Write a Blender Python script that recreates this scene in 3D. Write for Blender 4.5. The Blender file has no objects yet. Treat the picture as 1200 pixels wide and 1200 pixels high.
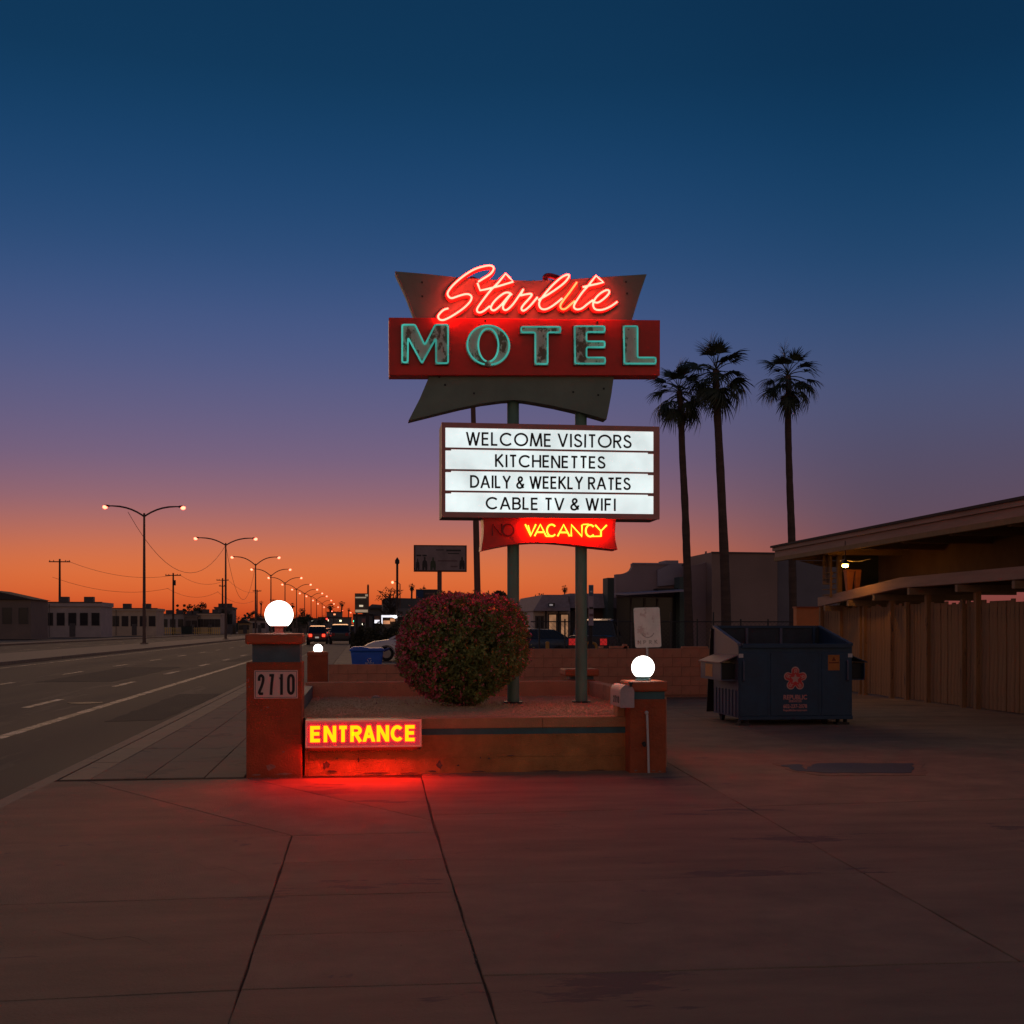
import bpy, math, random
from math import sin, cos, pi, radians, sqrt, atan2
from mathutils import Vector, Matrix
random.seed(7)
SC = bpy.context.scene
COL = SC.collection

# ------------------------------------------------------------------ camera
F_PX, HOR, CX, EYE = 1450.0, 735.0, 600.0, 1.5        # photograph is 1200 px square
YAW = math.atan(176.0 / F_PX)                          # the street runs along +Y
cam_d = bpy.data.cameras.new('camera')
cam_d.sensor_width = 36.0
cam_d.lens = 36.0 * F_PX / 1200.0
cam_d.shift_y = (HOR - 600.0) / 1200.0
cam_d.clip_start = 0.05
cam_d.clip_end = 6000.0
cam = bpy.data.objects.new('camera', cam_d)
cam.location = (0, 0, EYE)
cam.rotation_euler = (radians(90), 0, -YAW)
COL.objects.link(cam)
SC.camera = cam

# ------------------------------------------------------------------ exposure
SC.view_settings.view_transform = 'Standard'
SC.view_settings.look = 'None'
SC.view_settings.exposure = 0.0
SC.view_settings.gamma = 1.0
SC.view_settings.use_curve_mapping = False
SC.cycles.max_bounces = 6
SC.cycles.sample_clamp_indirect = 4.0

# ------------------------------------------------------------------ world
def lin(c):
    return tuple(((v / 255.0) / 12.92 if v / 255.0 <= 0.04045 else ((v / 255.0 + 0.055) / 1.055) ** 2.4) for v in c)
def zed(py, px=600):
    v = (HOR - py) / F_PX; u = (px - 600) / F_PX
    return v / sqrt(1 + u * u + v * v)
world = bpy.data.worlds.new('World'); SC.world = world
world.use_nodes = True
nt = world.node_tree; N = nt.nodes; L = nt.links
for n in list(N): N.remove(n)
out = N.new('ShaderNodeOutputWorld')
tc = N.new('ShaderNodeTexCoord')
nrm = N.new('ShaderNodeVectorMath'); nrm.operation = 'NORMALIZE'
L.new(tc.outputs['Generated'], nrm.inputs[0])
sep = N.new('ShaderNodeSeparateXYZ'); L.new(nrm.outputs[0], sep.inputs[0])
def ramp(stops):
    r = N.new('ShaderNodeValToRGB'); cr = r.color_ramp; cr.interpolation = 'B_SPLINE'
    while len(cr.elements) > 1: cr.elements.remove(cr.elements[-1])
    cr.elements[0].position = stops[0][0]; cr.elements[0].color = lin(stops[0][1]) + (1,)
    for p, c in stops[1:]:
        e = cr.elements.new(p); e.color = lin(c) + (1,)
    L.new(rt.outputs[0], r.inputs[0]); return r
rt = N.new('ShaderNodeMath'); rt.operation = 'POWER'; rt.use_clamp = True       # sqrt stretches the low sky
L.new(sep.outputs[2], rt.inputs[0]); rt.inputs[1].default_value = 0.5
q = lambda py: sqrt(max(zed(py), 0))
sunset = ramp([(0.0, (168, 58, 26)), (q(722), (192, 66, 28)), (q(705), (212, 90, 44)), (q(680), (222, 109, 56)), (q(655), (214, 112, 68)),
    (q(625), (184, 108, 92)), (q(590), (148, 102, 112)), (q(540), (116, 96, 126)), (q(460), (88, 92, 132)), (q(380), (66, 86, 132)),
    (q(300), (42, 76, 120)), (q(200), (24, 66, 108)), (q(90), (14, 56, 90)), (0.75, (9, 42, 72)), (1.0, (10, 32, 56))])
side = ramp([(0.0, (110, 50, 42)), (q(705), (134, 66, 60)), (q(680), (126, 70, 72)), (q(640), (102, 72, 84)), (q(600), (92, 74, 92)),
    (q(540), (82, 76, 102)), (q(470), (74, 82, 116)), (q(400), (54, 78, 118)), (q(320), (32, 70, 110)), (q(200), (14, 58, 95)),
    (q(90), (10, 48, 80)), (0.75, (8, 38, 66)), (1.0, (10, 32, 56))])
back = ramp([(0.0, (118, 90, 72)), (0.2, (156, 122, 98)), (0.38, (162, 130, 108)), (0.52, (126, 110, 108)), (0.66, (76, 82, 104)), (0.82, (34, 56, 86)), (1.0, (10, 32, 56))])
def hdot(az_px):
    a = YAW + math.atan((az_px - 600) / F_PX)
    d = N.new('ShaderNodeVectorMath'); d.operation = 'DOT_PRODUCT'
    fl = N.new('ShaderNodeVectorMath'); fl.operation = 'MULTIPLY'; fl.inputs[1].default_value = (1, 1, 0)
    L.new(nrm.outputs[0], fl.inputs[0])
    n2 = N.new('ShaderNodeVectorMath'); n2.operation = 'NORMALIZE'; L.new(fl.outputs[0], n2.inputs[0])
    L.new(n2.outputs[0], d.inputs[0]); d.inputs[1].default_value = (sin(a), cos(a), 0)
    return d
dd = hdot(330)
def mr(lo, hi):
    m = N.new('ShaderNodeMapRange'); m.interpolation_type = 'SMOOTHSTEP'
    m.inputs['From Min'].default_value = lo; m.inputs['From Max'].default_value = hi
    L.new(dd.outputs['Value'], m.inputs['Value']); return m
m1 = mr(0.88, 1.0); m2 = mr(-0.6, 0.7)
mixa = N.new('ShaderNodeMix'); mixa.data_type = 'RGBA'
L.new(m2.outputs[0], mixa.inputs[0]); L.new(back.outputs[0], mixa.inputs[6]); L.new(side.outputs[0], mixa.inputs[7])
mixb = N.new('ShaderNodeMix'); mixb.data_type = 'RGBA'
L.new(m1.outputs[0], mixb.inputs[0]); L.new(mixa.outputs[2], mixb.inputs[6]); L.new(sunset.outputs[0], mixb.inputs[7])
bg = N.new('ShaderNodeBackground'); bg.inputs[1].default_value = 1.0
L.new(mixb.outputs[2], bg.inputs[0])
sky = N.new('ShaderNodeTexSky'); sky.sky_type = 'NISHITA'; sky.sun_disc = False
sky.sun_elevation = radians(-5); sky.sun_rotation = YAW + math.atan((330 - 600) / F_PX)
bg2 = N.new('ShaderNodeBackground'); bg2.inputs[1].default_value = 0.05
L.new(sky.outputs[0], bg2.inputs[0])
ad = N.new('ShaderNodeAddShader'); L.new(bg.outputs[0], ad.inputs[0]); L.new(bg2.outputs[0], ad.inputs[1])
L.new(ad.outputs[0], out.inputs[0])

# ------------------------------------------------------------------ last warm glow of the sun below the horizon
sun_d = bpy.data.lights.new('afterglow_sun', 'SUN')
sun_d.energy = 0.45; sun_d.angle = radians(35); sun_d.color = (1.0, 0.55, 0.24)
sun = bpy.data.objects.new('afterglow_sun', sun_d); COL.objects.link(sun)
_a = YAW + math.atan((330 - 600) / F_PX)
sun.rotation_euler = Vector((-sin(_a) * cos(radians(12)), -cos(_a) * cos(radians(12)), -sin(radians(12)))).to_track_quat('-Z', 'Y').to_euler()

# ------------------------------------------------------------------ photograph measurements -> metres
def ray(px, py):
    u = (px - CX) / F_PX; v = (HOR - py) / F_PX
    return (sin(YAW) + u * cos(YAW), cos(YAW) - u * sin(YAW), v)
def P(px, py, Y):
    r = ray(px, py); t = Y / r[1]
    return Vector((r[0] * t, Y, EYE + r[2] * t))
def G(px, py, z=0.0):
    r = ray(px, py); t = (z - EYE) / r[2]
    return Vector((r[0] * t, r[1] * t, z))
def X_(px, Y): return P(px, 700, Y).x
def Z_(py, Y, px=600): return P(px, py, Y).z

# ------------------------------------------------------------------ materials
MATS = {}
def nodes_of(m):
    m.use_nodes = True
    t = m.node_tree
    return t, t.nodes, t.links, t.nodes['Principled BSDF']
def mat(name, col, rough=0.8, var=0.15, scale=4.0, bump=0.15, bscale=40.0, metal=0.0, col2=None, thr=None, stain=None, detail=6.0,
        stretch=None, spec=0.5, coat=0.0):
    """procedural surface: two tones by noise, optional hard-edged peeling (thr) and fine bump"""
    if name in MATS: return MATS[name]
    m = bpy.data.materials.new(name); MATS[name] = m
    t, n, l, b = nodes_of(m)
    b.inputs['Roughness'].default_value = rough; b.inputs['Metallic'].default_value = metal
    b.inputs['Specular IOR Level'].default_value = spec
    if coat: b.inputs['Coat Weight'].default_value = coat
    tc = n.new('ShaderNodeTexCoord'); src = tc.outputs['Object']
    if stretch:
        mp = n.new('ShaderNodeMapping'); mp.inputs['Scale'].default_value = stretch
        l.new(src, mp.inputs[0]); src = mp.outputs[0]
    no = n.new('ShaderNodeTexNoise'); no.inputs['Scale'].default_value = scale; no.inputs['Detail'].default_value = detail
    no.inputs['Roughness'].default_value = 0.62
    l.new(src, no.inputs['Vector'])
    cr = n.new('ShaderNodeValToRGB')
    c1 = tuple(max(0, c * (1 - var)) for c in col); c2 = tuple(min(1, c * (1 + var)) for c in col)
    cr.color_ramp.elements[0].position = 0.3; cr.color_ramp.elements[0].color = c1 + (1,)
    cr.color_ramp.elements[1].position = 0.7; cr.color_ramp.elements[1].color = c2 + (1,)
    l.new(no.outputs[0], cr.inputs[0]); cur = cr.outputs[0]
    if col2:
        n2 = n.new('ShaderNodeTexNoise'); n2.inputs['Scale'].default_value = (stain or scale * 1.7); n2.inputs['Detail'].default_value = 8
        n2.inputs['Roughness'].default_value = 0.7
        off = n.new('ShaderNodeVectorMath'); off.inputs[1].default_value = (3.1, 7.7, 1.9); l.new(src, off.inputs[0])
        l.new(off.outputs[0], n2.inputs['Vector'])
        k = n.new('ShaderNodeMapRange'); k.inputs['From Min'].default_value = thr or 0.6; k.inputs['From Max'].default_value = (thr or 0.6) + 0.03
        l.new(n2.outputs[0], k.inputs[0])
        mx = n.new('ShaderNodeMix'); mx.data_type = 'RGBA'; l.new(k.outputs[0], mx.inputs[0]); l.new(cur, mx.inputs[6])
        mx.inputs[7].default_value = tuple(col2) + (1,); cur = mx.outputs[2]
    l.new(cur, b.inputs['Base Color'])
    rr = n.new('ShaderNodeMapRange'); rr.inputs['To Min'].default_value = max(0.05, rough - 0.12); rr.inputs['To Max'].default_value = min(1, rough + 0.1)
    l.new(no.outputs[0], rr.inputs[0]); l.new(rr.outputs[0], b.inputs['Roughness'])
    if bump:
        bn = n.new('ShaderNodeTexNoise'); bn.inputs['Scale'].default_value = bscale; bn.inputs['Detail'].default_value = 5
        l.new(src, bn.inputs['Vector'])
        bp = n.new('ShaderNodeBump'); bp.inputs['Strength'].default_value = bump; bp.inputs['Distance'].default_value = 0.02
        l.new(bn.outputs[0], bp.inputs['Height']); l.new(bp.outputs[0], b.inputs['Normal'])
    return m
def emis(name, col, s=1.0, base=(0.8, 0.8, 0.8), var=0.0, vscale=3.0):
    if name in MATS: return MATS[name]
    m = bpy.data.materials.new(name); MATS[name] = m
    t, n, l, b = nodes_of(m)
    b.inputs['Base Color'].default_value = tuple(base) + (1,); b.inputs['Roughness'].default_value = 0.35
    b.inputs['Emission Color'].default_value = tuple(col) + (1,); b.inputs['Emission Strength'].default_value = s
    if var:
        tc = n.new('ShaderNodeTexCoord'); no = n.new('ShaderNodeTexNoise'); no.inputs['Scale'].default_value = vscale
        no.inputs['Detail'].default_value = 3
        l.new(tc.outputs['Object'], no.inputs['Vector'])
        k = n.new('ShaderNodeMapRange'); k.inputs['From Min'].default_value = 0.3; k.inputs['From Max'].default_value = 0.7
        k.inputs['To Min'].default_value = s * (1 - var); k.inputs['To Max'].default_value = s * (1 + var)
        l.new(no.outputs[0], k.inputs[0]); l.new(k.outputs[0], b.inputs['Emission Strength'])
    return m

# ------------------------------------------------------------------ mesh building
def wloc(o):
    v = Vector((0, 0, 0))
    while o is not None:
        v += Vector(o.location); o = o.parent
    return v
class MB:
    def __init__(s): s.v = []; s.f = []; s.mi = []; s.m = 0
    def add(s, vs, fs):
        b = len(s.v); s.v += [tuple(v) for v in vs]
        s.f += [tuple(i + b for i in f) for f in fs]; s.mi += [s.m] * len(fs)
        return s
    def box(s, x0, x1, y0, y1, z0, z1):
        vs = [(x0,y0,z0),(x1,y0,z0),(x1,y1,z0),(x0,y1,z0),(x0,y0,z1),(x1,y0,z1),(x1,y1,z1),(x0,y1,z1)]
        return s.add(vs, [(0,3,2,1),(4,5,6,7),(0,1,5,4),(1,2,6,5),(2,3,7,6),(3,0,4,7)])
    def quad(s, a, b, c, d): return s.add([a, b, c, d], [(0, 1, 2, 3)])
    def prism(s, pts, lo, hi, axis='y'):
        """closed outline extruded along an axis; pts are (x,z) for y, (x,y) for z, (y,z) for x"""
        n = len(pts)
        ar = sum(pts[i][0] * pts[(i+1) % n][1] - pts[(i+1) % n][0] * pts[i][1] for i in range(n))
        if ar < 0: pts = pts[::-1]
        mk = {'y': lambda p, h: (p[0], h, p[1]), 'z': lambda p, h: (p[0], p[1], h), 'x': lambda p, h: (h, p[0], p[1])}[axis]
        vs = [mk(p, lo) for p in pts] + [mk(p, hi) for p in pts]
        a = tuple(range(n)); bk = tuple(range(n, 2 * n))
        sides = [(i, (i + 1) % n, n + (i + 1) % n, n + i) for i in range(n)]
        if axis == 'y': fs = [a, bk[::-1]] + [f[::-1] for f in sides]
        else: fs = [a[::-1], bk] + sides
        return s.add(vs, fs)
    def tube(s, pts, r, n=8, cap=True, ell=None):
        pts = [Vector(p) for p in pts]; m = len(pts)
        rs = r if isinstance(r, (list, tuple)) else [r] * m
        vs = []; ref = None
        for i, p in enumerate(pts):
            d = (pts[min(i + 1, m - 1)] - pts[max(i - 1, 0)])
            if d.length < 1e-9: d = Vector((0, 0, 1))
            d.normalize()
            if ref is None:
                ref = Vector((0, 1, 0)) if abs(d.y) < 0.9 else Vector((1, 0, 0))
            ref = (ref - d * ref.dot(d))
            if ref.length < 1e-6: ref = d.orthogonal()
            ref.normalize(); bi = d.cross(ref)
            for k in range(n):
                a = 2 * pi * k / n
                vs.append(p + (ref * cos(a) * (ell or 1) + bi * sin(a)) * rs[i])
        fs = [(i*n + k, i*n + (k+1) % n, (i+1)*n + (k+1) % n, (i+1)*n + k) for i in range(m - 1) for k in range(n)]
        if cap: fs += [tuple(range(n))[::-1], tuple(range((m-1)*n, m*n))]
        return s.add(vs, fs)
    def lathe(s, prof, cx=0, cy=0, n=24, z0=0):
        """prof: list of (radius, z)"""
        vs = []; 
        for r, z in prof:
            for k in range(n):
                a = 2 * pi * k / n; vs.append((cx + r * cos(a), cy + r * sin(a), z0 + z))
        m = len(prof)
        fs = [(i*n + k, i*n + (k+1) % n, (i+1)*n + (k+1) % n, (i+1)*n + k) for i in range(m - 1) for k in range(n)]
        fs += [tuple(range(n))[::-1], tuple(range((m-1)*n, m*n))]
        return s.add(vs, fs)
    def cyl(s, a, b, r, n=12): return s.tube([a, b], r, n)
    def sphere(s, c, r, n=16, sq=(1, 1, 1)):
        prof = [(max(1e-4, r * sin(pi * i / (n // 2 + 2))), -r * cos(pi * i / (n // 2 + 2))) for i in range(n // 2 + 3)]
        b = len(s.v); s.lathe(prof, 0, 0, n, 0)
        for i in range(b, len(s.v)):
            x, y, z = s.v[i]; s.v[i] = (c[0] + x * sq[0], c[1] + y * sq[1], c[2] + z * sq[2])
        return s
    def build(s, name, mats, parent=None, smooth=False, bevel=0, kind=None, shear=None):
        off = wloc(parent) if parent else Vector((0, 0, 0))
        me = bpy.data.meshes.new(name)
        me.from_pydata([(v[0] - off.x, v[1] - off.y, v[2] - off.z) for v in s.v], [], s.f)
        ml = mats if isinstance(mats, (list, tuple)) else [mats]
        for m in ml: me.materials.append(m)
        if len(ml) > 1: me.polygons.foreach_set('material_index', s.mi)
        if smooth:
            me.polygons.foreach_set('use_smooth', [True] * len(me.polygons))
            me.set_sharp_from_angle(angle=radians(40))
        me.update()
        o = bpy.data.objects.new(name, me); COL.objects.link(o)
        if parent: o.parent = parent
        if bevel:
            md = o.modifiers.new('bevel', 'BEVEL'); md.width = bevel; md.segments = 2; md.limit_method = 'ANGLE'
        if kind: o['kind'] = kind
        return o
def thing(name, label, cat, loc=(0, 0, 0), group=None):
    o = bpy.data.objects.new(name, None); o.location = loc; o.empty_display_size = 0.2; COL.objects.link(o)
    return tag(o, label, cat, group)
def tag(o, label, cat, group=None):
    o['label'] = label; o['category'] = cat
    if group: o['group'] = group
    return o
def struct(o):
    o['kind'] = 'structure'; return o
def copy_tree(o, parent=None):
    c = o.copy(); COL.objects.link(c)
    if parent: c.parent = parent
    for ch in list(o.children): copy_tree(ch, c)
    return c
def piece(proto_mesh, name, parent, loc, rot=(0, 0, 0), scale=(1, 1, 1)):
    o = bpy.data.objects.new(name, proto_mesh); COL.objects.link(o); o.parent = parent
    o.location = Vector(loc) - wloc(parent); o.rotation_euler = rot; o.scale = scale
    return o
def box_mesh(name, m, w, d, h, bev=0.0):
    b = MB()
    if bev:
        x, y, z = w/2, d/2, h/2
        vs = []; fs = []
        ring = lambda ix, iy, zz: [(-ix,-iy,zz),(ix,-iy,zz),(ix,iy,zz),(-ix,iy,zz)]
        vs = ring(x-bev, y-bev, -z) + ring(x, y, -z+bev) + ring(x, y, z-bev) + ring(x-bev, y-bev, z)
        fs = [(3,2,1,0), (12,13,14,15)]
        for k in range(3):
            for i in range(4): fs.append((k*4+i, k*4+(i+1)%4, (k+1)*4+(i+1)%4, (k+1)*4+i))
        b.add(vs, fs)
    else: b.box(-w/2, w/2, -d/2, d/2, -h/2, h/2)
    me = bpy.data.meshes.new(name); me.from_pydata(b.v, [], b.f); me.materials.append(m); return me

# ------------------------------------------------------------------ lettering
def arc(cx, cy, rx, ry, a0, a1, n=12):
    return [(cx + rx * cos(radians(a0 + (a1 - a0) * i / n)), cy + ry * sin(radians(a0 + (a1 - a0) * i / n))) for i in range(n + 1)]
def smooth_path(pts, sub=6, closed=False):
    o = []; n = len(pts)
    for i in range(n - 1):
        p0 = pts[max(i - 1, 0)]; p1 = pts[i]; p2 = pts[i + 1]; p3 = pts[min(i + 2, n - 1)]
        for k in range(sub):
            t = k / sub
            o.append(tuple(0.5 * ((2*p1[j]) + (-p0[j]+p2[j])*t + (2*p0[j]-5*p1[j]+4*p2[j]-p3[j])*t*t + (-p0[j]+3*p1[j]-3*p2[j]+p3[j])*t**3) for j in range(len(p1))))
    o.append(tuple(pts[-1])); return o
GLY = {   # strokes on a unit cap height, then the width
 'A': ([[(0,0),(.4,1),(.8,0)], [(.14,.33),(.66,.33)]], .8),
 'B': ([[(0,0),(0,1),(.32,1)] + arc(.32,.76,.24,.24,90,-90)[1:] + [(.0,.52)], [(.32,.52)] + arc(.32,.26,.28,.26,90,-90)[1:] + [(0,0)]], .6),
 'C': ([arc(.5,.5,.5,.5,42,318,26)], .92),
 'D': ([[(0,0),(0,1),(.25,1)] + arc(.25,.5,.47,.5,90,-90,16)[1:] + [(0,0)]], .72),
 'E': ([[(.5,1),(0,1),(0,0),(.5,0)], [(0,.52),(.46,.52)]], .5),
 'F': ([[(.5,1),(0,1),(0,0)], [(0,.52),(.44,.52)]], .5),
 'H': ([[(0,0),(0,1)], [(.66,0),(.66,1)], [(0,.52),(.66,.52)]], .66),
 'I': ([[(.04,0),(.04,1)]], .08),
 'K': ([[(0,0),(0,1)], [(.6,1),(.03,.45)], [(.16,.57),(.64,0)]], .62),
 'L': ([[(0,1),(0,0),(.46,0)]], .46),
 'M': ([[(0,0),(.1,1),(.46,0),(.82,1),(.92,0)]], .92),
 'N': ([[(0,0),(0,1),(.66,0),(.66,1)]], .66),
 'O': ([arc(.52,.5,.52,.5,90,450,30)], 1.04),
 'P': ([[(0,0),(0,1),(.3,1)] + arc(.3,.74,.26,.26,90,-90)[1:] + [(0,.48)]], .56),
 'R': ([[(0,0),(0,1),(.3,1)] + arc(.3,.75,.25,.25,90,-90)[1:] + [(0,.5)], [(.24,.5),(.58,0)]], .58),
 'S': ([smooth_path([(.52,.82),(.44,.95),(.28,1.0),(.1,.93),(.05,.76),(.14,.61),(.32,.51),(.5,.4),(.57,.24),(.49,.06),(.28,0),(.08,.06),(.0,.22)])], .56),
 'T': ([[(.28,0),(.28,1)], [(0,1),(.56,1)]], .56),
 'V': ([[(0,1),(.37,0),(.74,1)]], .74),
 'W': ([[(0,1),(.27,0),(.52,1),(.77,0),(1.04,1)]], 1.04),
 'Y': ([[(0,1),(.34,.48),(.68,1)], [(.34,.5),(.34,0)]], .68),
 '&': ([smooth_path([(.66,.0),(.28,.52),(.16,.74),(.2,.93),(.34,1.0),(.48,.92),(.5,.76),(.38,.62),(.14,.44),(.02,.24),(.1,.05),(.29,-.01),(.48,.07),(.6,.24),(.66,.4)])], .68),
 '0': ([arc(.24,.76,.24,.24,0,180,12) + arc(.24,.24,.24,.24,180,360,12) + [(.48,.76)]], .48),
 '1': ([[(.3,0),(.3,1)], [(.3,.86),(.08,.80)]], .34),
 '2': ([smooth_path([(.02,.7),(.04,.9),(.24,1.0),(.44,.9),(.45,.7),(.3,.42),(.06,.12),(.03,.0)]) , [(0,0),(.46,0)]], .48),
 '7': ([[(0,1),(.46,1)], [(.44,1),(.3,.55),(.2,0)]], .46),
}
def ribbon(mb, pts, w, y0, y1, X0, Z0, sx, sz):
    """flat lettering stroke of width w, mitred, from depth y0 (front) to y1; real thickness"""
    pts = [(X0 + p[0] * sx, Z0 + p[1] * sz) for p in pts]
    pp = [pts[0]]
    for p in pts[1:]:
        if math.hypot(p[0] - pp[-1][0], p[1] - pp[-1][1]) > 1e-5: pp.append(p)
    closed = len(pp) > 3 and math.hypot(pp[0][0] - pp[-1][0], pp[0][1] - pp[-1][1]) < 1e-4
    if closed: pp = pp[:-1]
    n = len(pp); Lr = []
    for i in range(n):
        a = pp[(i - 1) % n] if (closed or i > 0) else None
        c = pp[(i + 1) % n] if (closed or i < n - 1) else None
        p = pp[i]
        d1 = Vector((p[0] - a[0], p[1] - a[1])).normalized() if a else None
        d2 = Vector((c[0] - p[0], c[1] - p[1])).normalized() if c else None
        if d1 is None: d1 = d2
        if d2 is None: d2 = d1
        t = d1 + d2
        if t.length < 1e-4: t = d2.copy()
        t.normalize(); nn = Vector((-t.y, t.x))
        k = 1.0 / max(0.38, nn.dot(Vector((-d1.y, d1.x))))
        Lr.append(((p[0] + nn.x * w/2 * k, p[1] + nn.y * w/2 * k), (p[0] - nn.x * w/2 * k, p[1] - nn.y * w/2 * k)))
    vs = []
    for a, b in Lr: vs += [(a[0], y0, a[1]), (b[0], y0, b[1]), (a[0], y1, a[1]), (b[0], y1, b[1])]
    fs = []
    m = n if closed else n - 1
    for i in range(m):
        j = (i + 1) % n; A, B = i * 4, j * 4
        fs += [(A, A+1, B+1, B), (A+2, B+2, B+3, A+3), (A, B, B+2, A+2), (A+1, A+3, B+3, B+1)]
    if not closed: fs += [(0, 2, 3, 1), ((n-1)*4, (n-1)*4+1, (n-1)*4+3, (n-1)*4+2)]
    mb.add(vs, fs)
def seg_bar(mb, p, q, w, y0, y1, x, z, sx, h, xlo, xhi):
    """one straight stroke whose ends are cut level at the top and foot of the letter"""
    ax, az, bx, bz = x + p[0] * sx, z + p[1] * h, x + q[0] * sx, z + q[1] * h
    dx, dz = bx - ax, bz - az; L_ = math.hypot(dx, dz); hw = w / 2 * L_ / abs(dz)
    c = lambda v: min(max(v, xlo), xhi)
    pts = [(c(ax - hw), az), (c(ax + hw), az), (c(bx + hw), bz), (c(bx - hw), bz)]
    mb.prism(pts, y0, y1)
def glyph(mb, ch, x, z, h, w, y0, y1, sx=1.0):
    st, wd = GLY[ch]
    if ch in 'ANMVW':
        k = 0
        for s_ in st:
            for p, q in zip(s_[:-1], s_[1:]):
                e = 0.0005 * k; k += 1
                if abs(p[1] - q[1]) < 1e-6: ribbon(mb, [p, q], w * .9, y0 - e, y1, x, z, h * sx, h)
                else: seg_bar(mb, p, q, w, y0 - e, y1, x, z, h * sx, h, x - w / 2, x + wd * h * sx + w / 2)
        return
    for i, s_ in enumerate(st):
        hh = h - w; e = 0.0006 * i
        q_ = []
        for p in s_:
            q_.append((p[0], (p[1] * hh + w / 2) / h))
        # open ends reach the full letter height
        if len(q_) and abs(s_[0][1] - s_[-1][1]) >= 0 :
            for idx in (0, -1):
                nb = s_[1] if idx == 0 else s_[-2]
                if s_[idx][1] in (0, 1) and abs(nb[1] - s_[idx][1]) > 0.3 and abs(nb[0] - s_[idx][0]) < 0.6:
                    q_[idx] = (q_[idx][0], float(s_[idx][1]))
        ribbon(mb, q_, w, y0 - e, y1, x, z, h * sx, h)
def line_width(text, gap, space, sx=1.0):
    t = 0
    for i, c in enumerate(text):
        t += space if c == ' ' else GLY[c][1] * sx
        if i < len(text) - 1 and c != ' ' and text[i + 1] != ' ': t += gap
    return t
def font_text(txt, size, depth, bold=0.0, sx=1.0, center=True):
    cu = bpy.data.curves.new('t', 'FONT'); cu.body = txt; cu.size = size; cu.extrude = depth; cu.offset = bold
    cu.resolution_u = 3
    if center: cu.align_x = 'CENTER'
    ob = bpy.data.objects.new('t', cu); COL.objects.link(ob)
    bpy.context.view_layer.update()
    me = bpy.data.meshes.new_from_object(ob.evaluated_get(bpy.context.evaluated_depsgraph_get()))
    bpy.data.objects.remove(ob)
    return [(v.co.x * sx, v.co.y, v.co.z) for v in me.vertices], [tuple(p.vertices) for p in me.polygons]
def text_front(mb, txt, x, y, z, size, depth=0.001, bold=0.0, sx=1.0, width=None, center=True):
    """upright lettering facing -Y; x is its centre, z its baseline"""
    vs, fs = font_text(txt, size, depth, bold, 1.0, center)
    if width:
        w = max(v[0] for v in vs) - min(v[0] for v in vs); sx = width / w
    mb.add([(x + v[0] * sx, y - v[2], z + v[1]) for v in vs], fs)
# ================================================================== GROUND
M_conc = mat('concrete', (0.35, 0.225, 0.125), 0.84, 0.28, 1.3, 0.6, 90, col2=(0.20, 0.13, 0.09), thr=0.60, stain=0.9, stretch=(0.55, 1.6, 1))
M_conc2 = mat('concrete_pale', (0.37, 0.24, 0.135), 0.84, 0.26, 1.7, 0.6, 110, col2=(0.23, 0.155, 0.11), thr=0.63, stain=2.1)
M_side = mat('sidewalk_concrete', (0.30, 0.195, 0.12), 0.85, 0.2, 1.1, 0.2, 90, col2=(0.21, 0.14, 0.09), thr=0.56, stain=1.6)
M_joint = mat('joint_dirt', (0.085, 0.06, 0.042), 0.95, 0.4, 30, 0.5, 120)
M_asph = mat('asphalt', (0.072, 0.054, 0.034), 0.82, 0.25, 0.6, 0.35, 160, col2=(0.13, 0.095, 0.06), thr=0.56, stain=0.35, stretch=(1.2, 0.12, 1))
M_lot = mat('worn_lot_surface', (0.24, 0.16, 0.11), 0.75, 0.25, 0.45, 0.3, 140, col2=(0.11, 0.085, 0.07), thr=0.57, stain=0.6)
M_paint = mat('road_paint', (0.62, 0.46, 0.34), 0.6, 0.15, 3.0, 0.1, 60, col2=(0.09, 0.07, 0.05), thr=0.46, stain=2.6)
M_dirt = mat('desert_dirt', (0.15, 0.115, 0.08), 0.95, 0.3, 0.3, 0.3, 30)
M_kerb = mat('kerb_concrete', (0.27, 0.185, 0.12), 0.75, 0.2, 2.0, 0.2, 80, col2=(0.16, 0.12, 0.1), thr=0.58)

g = MB(); g.quad((-1500, -60, -0.17), (1500, -60, -0.17), (1500, 4000, -0.17), (-1500, 4000, -0.17))
struct(g.build('ground', M_dirt))
KX = -3.12
g = MB(); g.quad((-31.0, -40, -0.13), (KX, -40, -0.13), (KX, 1500, -0.13), (-31.0, 1500, -0.13))
road = struct(g.build('road', M_asph))
g = MB(); g.box(KX + 0.15, 70, -20, 125, -0.16, -0.018)
struct(g.build('parking_lot', M_lot))
g = MB(); g.box(KX + 0.15, 9, 125, 900, -0.16, -0.018); g.box(9, 70, 125, 260, -0.16, -0.05)
struct(g.build('pavement', M_side))
# kerb in lengths
kerb = MB()
y = -12.0
while y < 300:
    kerb.box(KX, KX + 0.146, y, y + 2.98, -0.16, 0.0 if y > 11 or y < 2 else -0.0); y += 3.0
struct(kerb.build('kerb', M_kerb, bevel=0.0))
g = MB(); g.box(-20.2, -15.2, -30, 1200, -0.16, 0.02)
struct(g.build('median', M_kerb))
g = MB(); g.box(-34.0, -31.0, -30, 1200, -0.16, 0.02)
struct(g.build('far_pavement', M_side))
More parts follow.
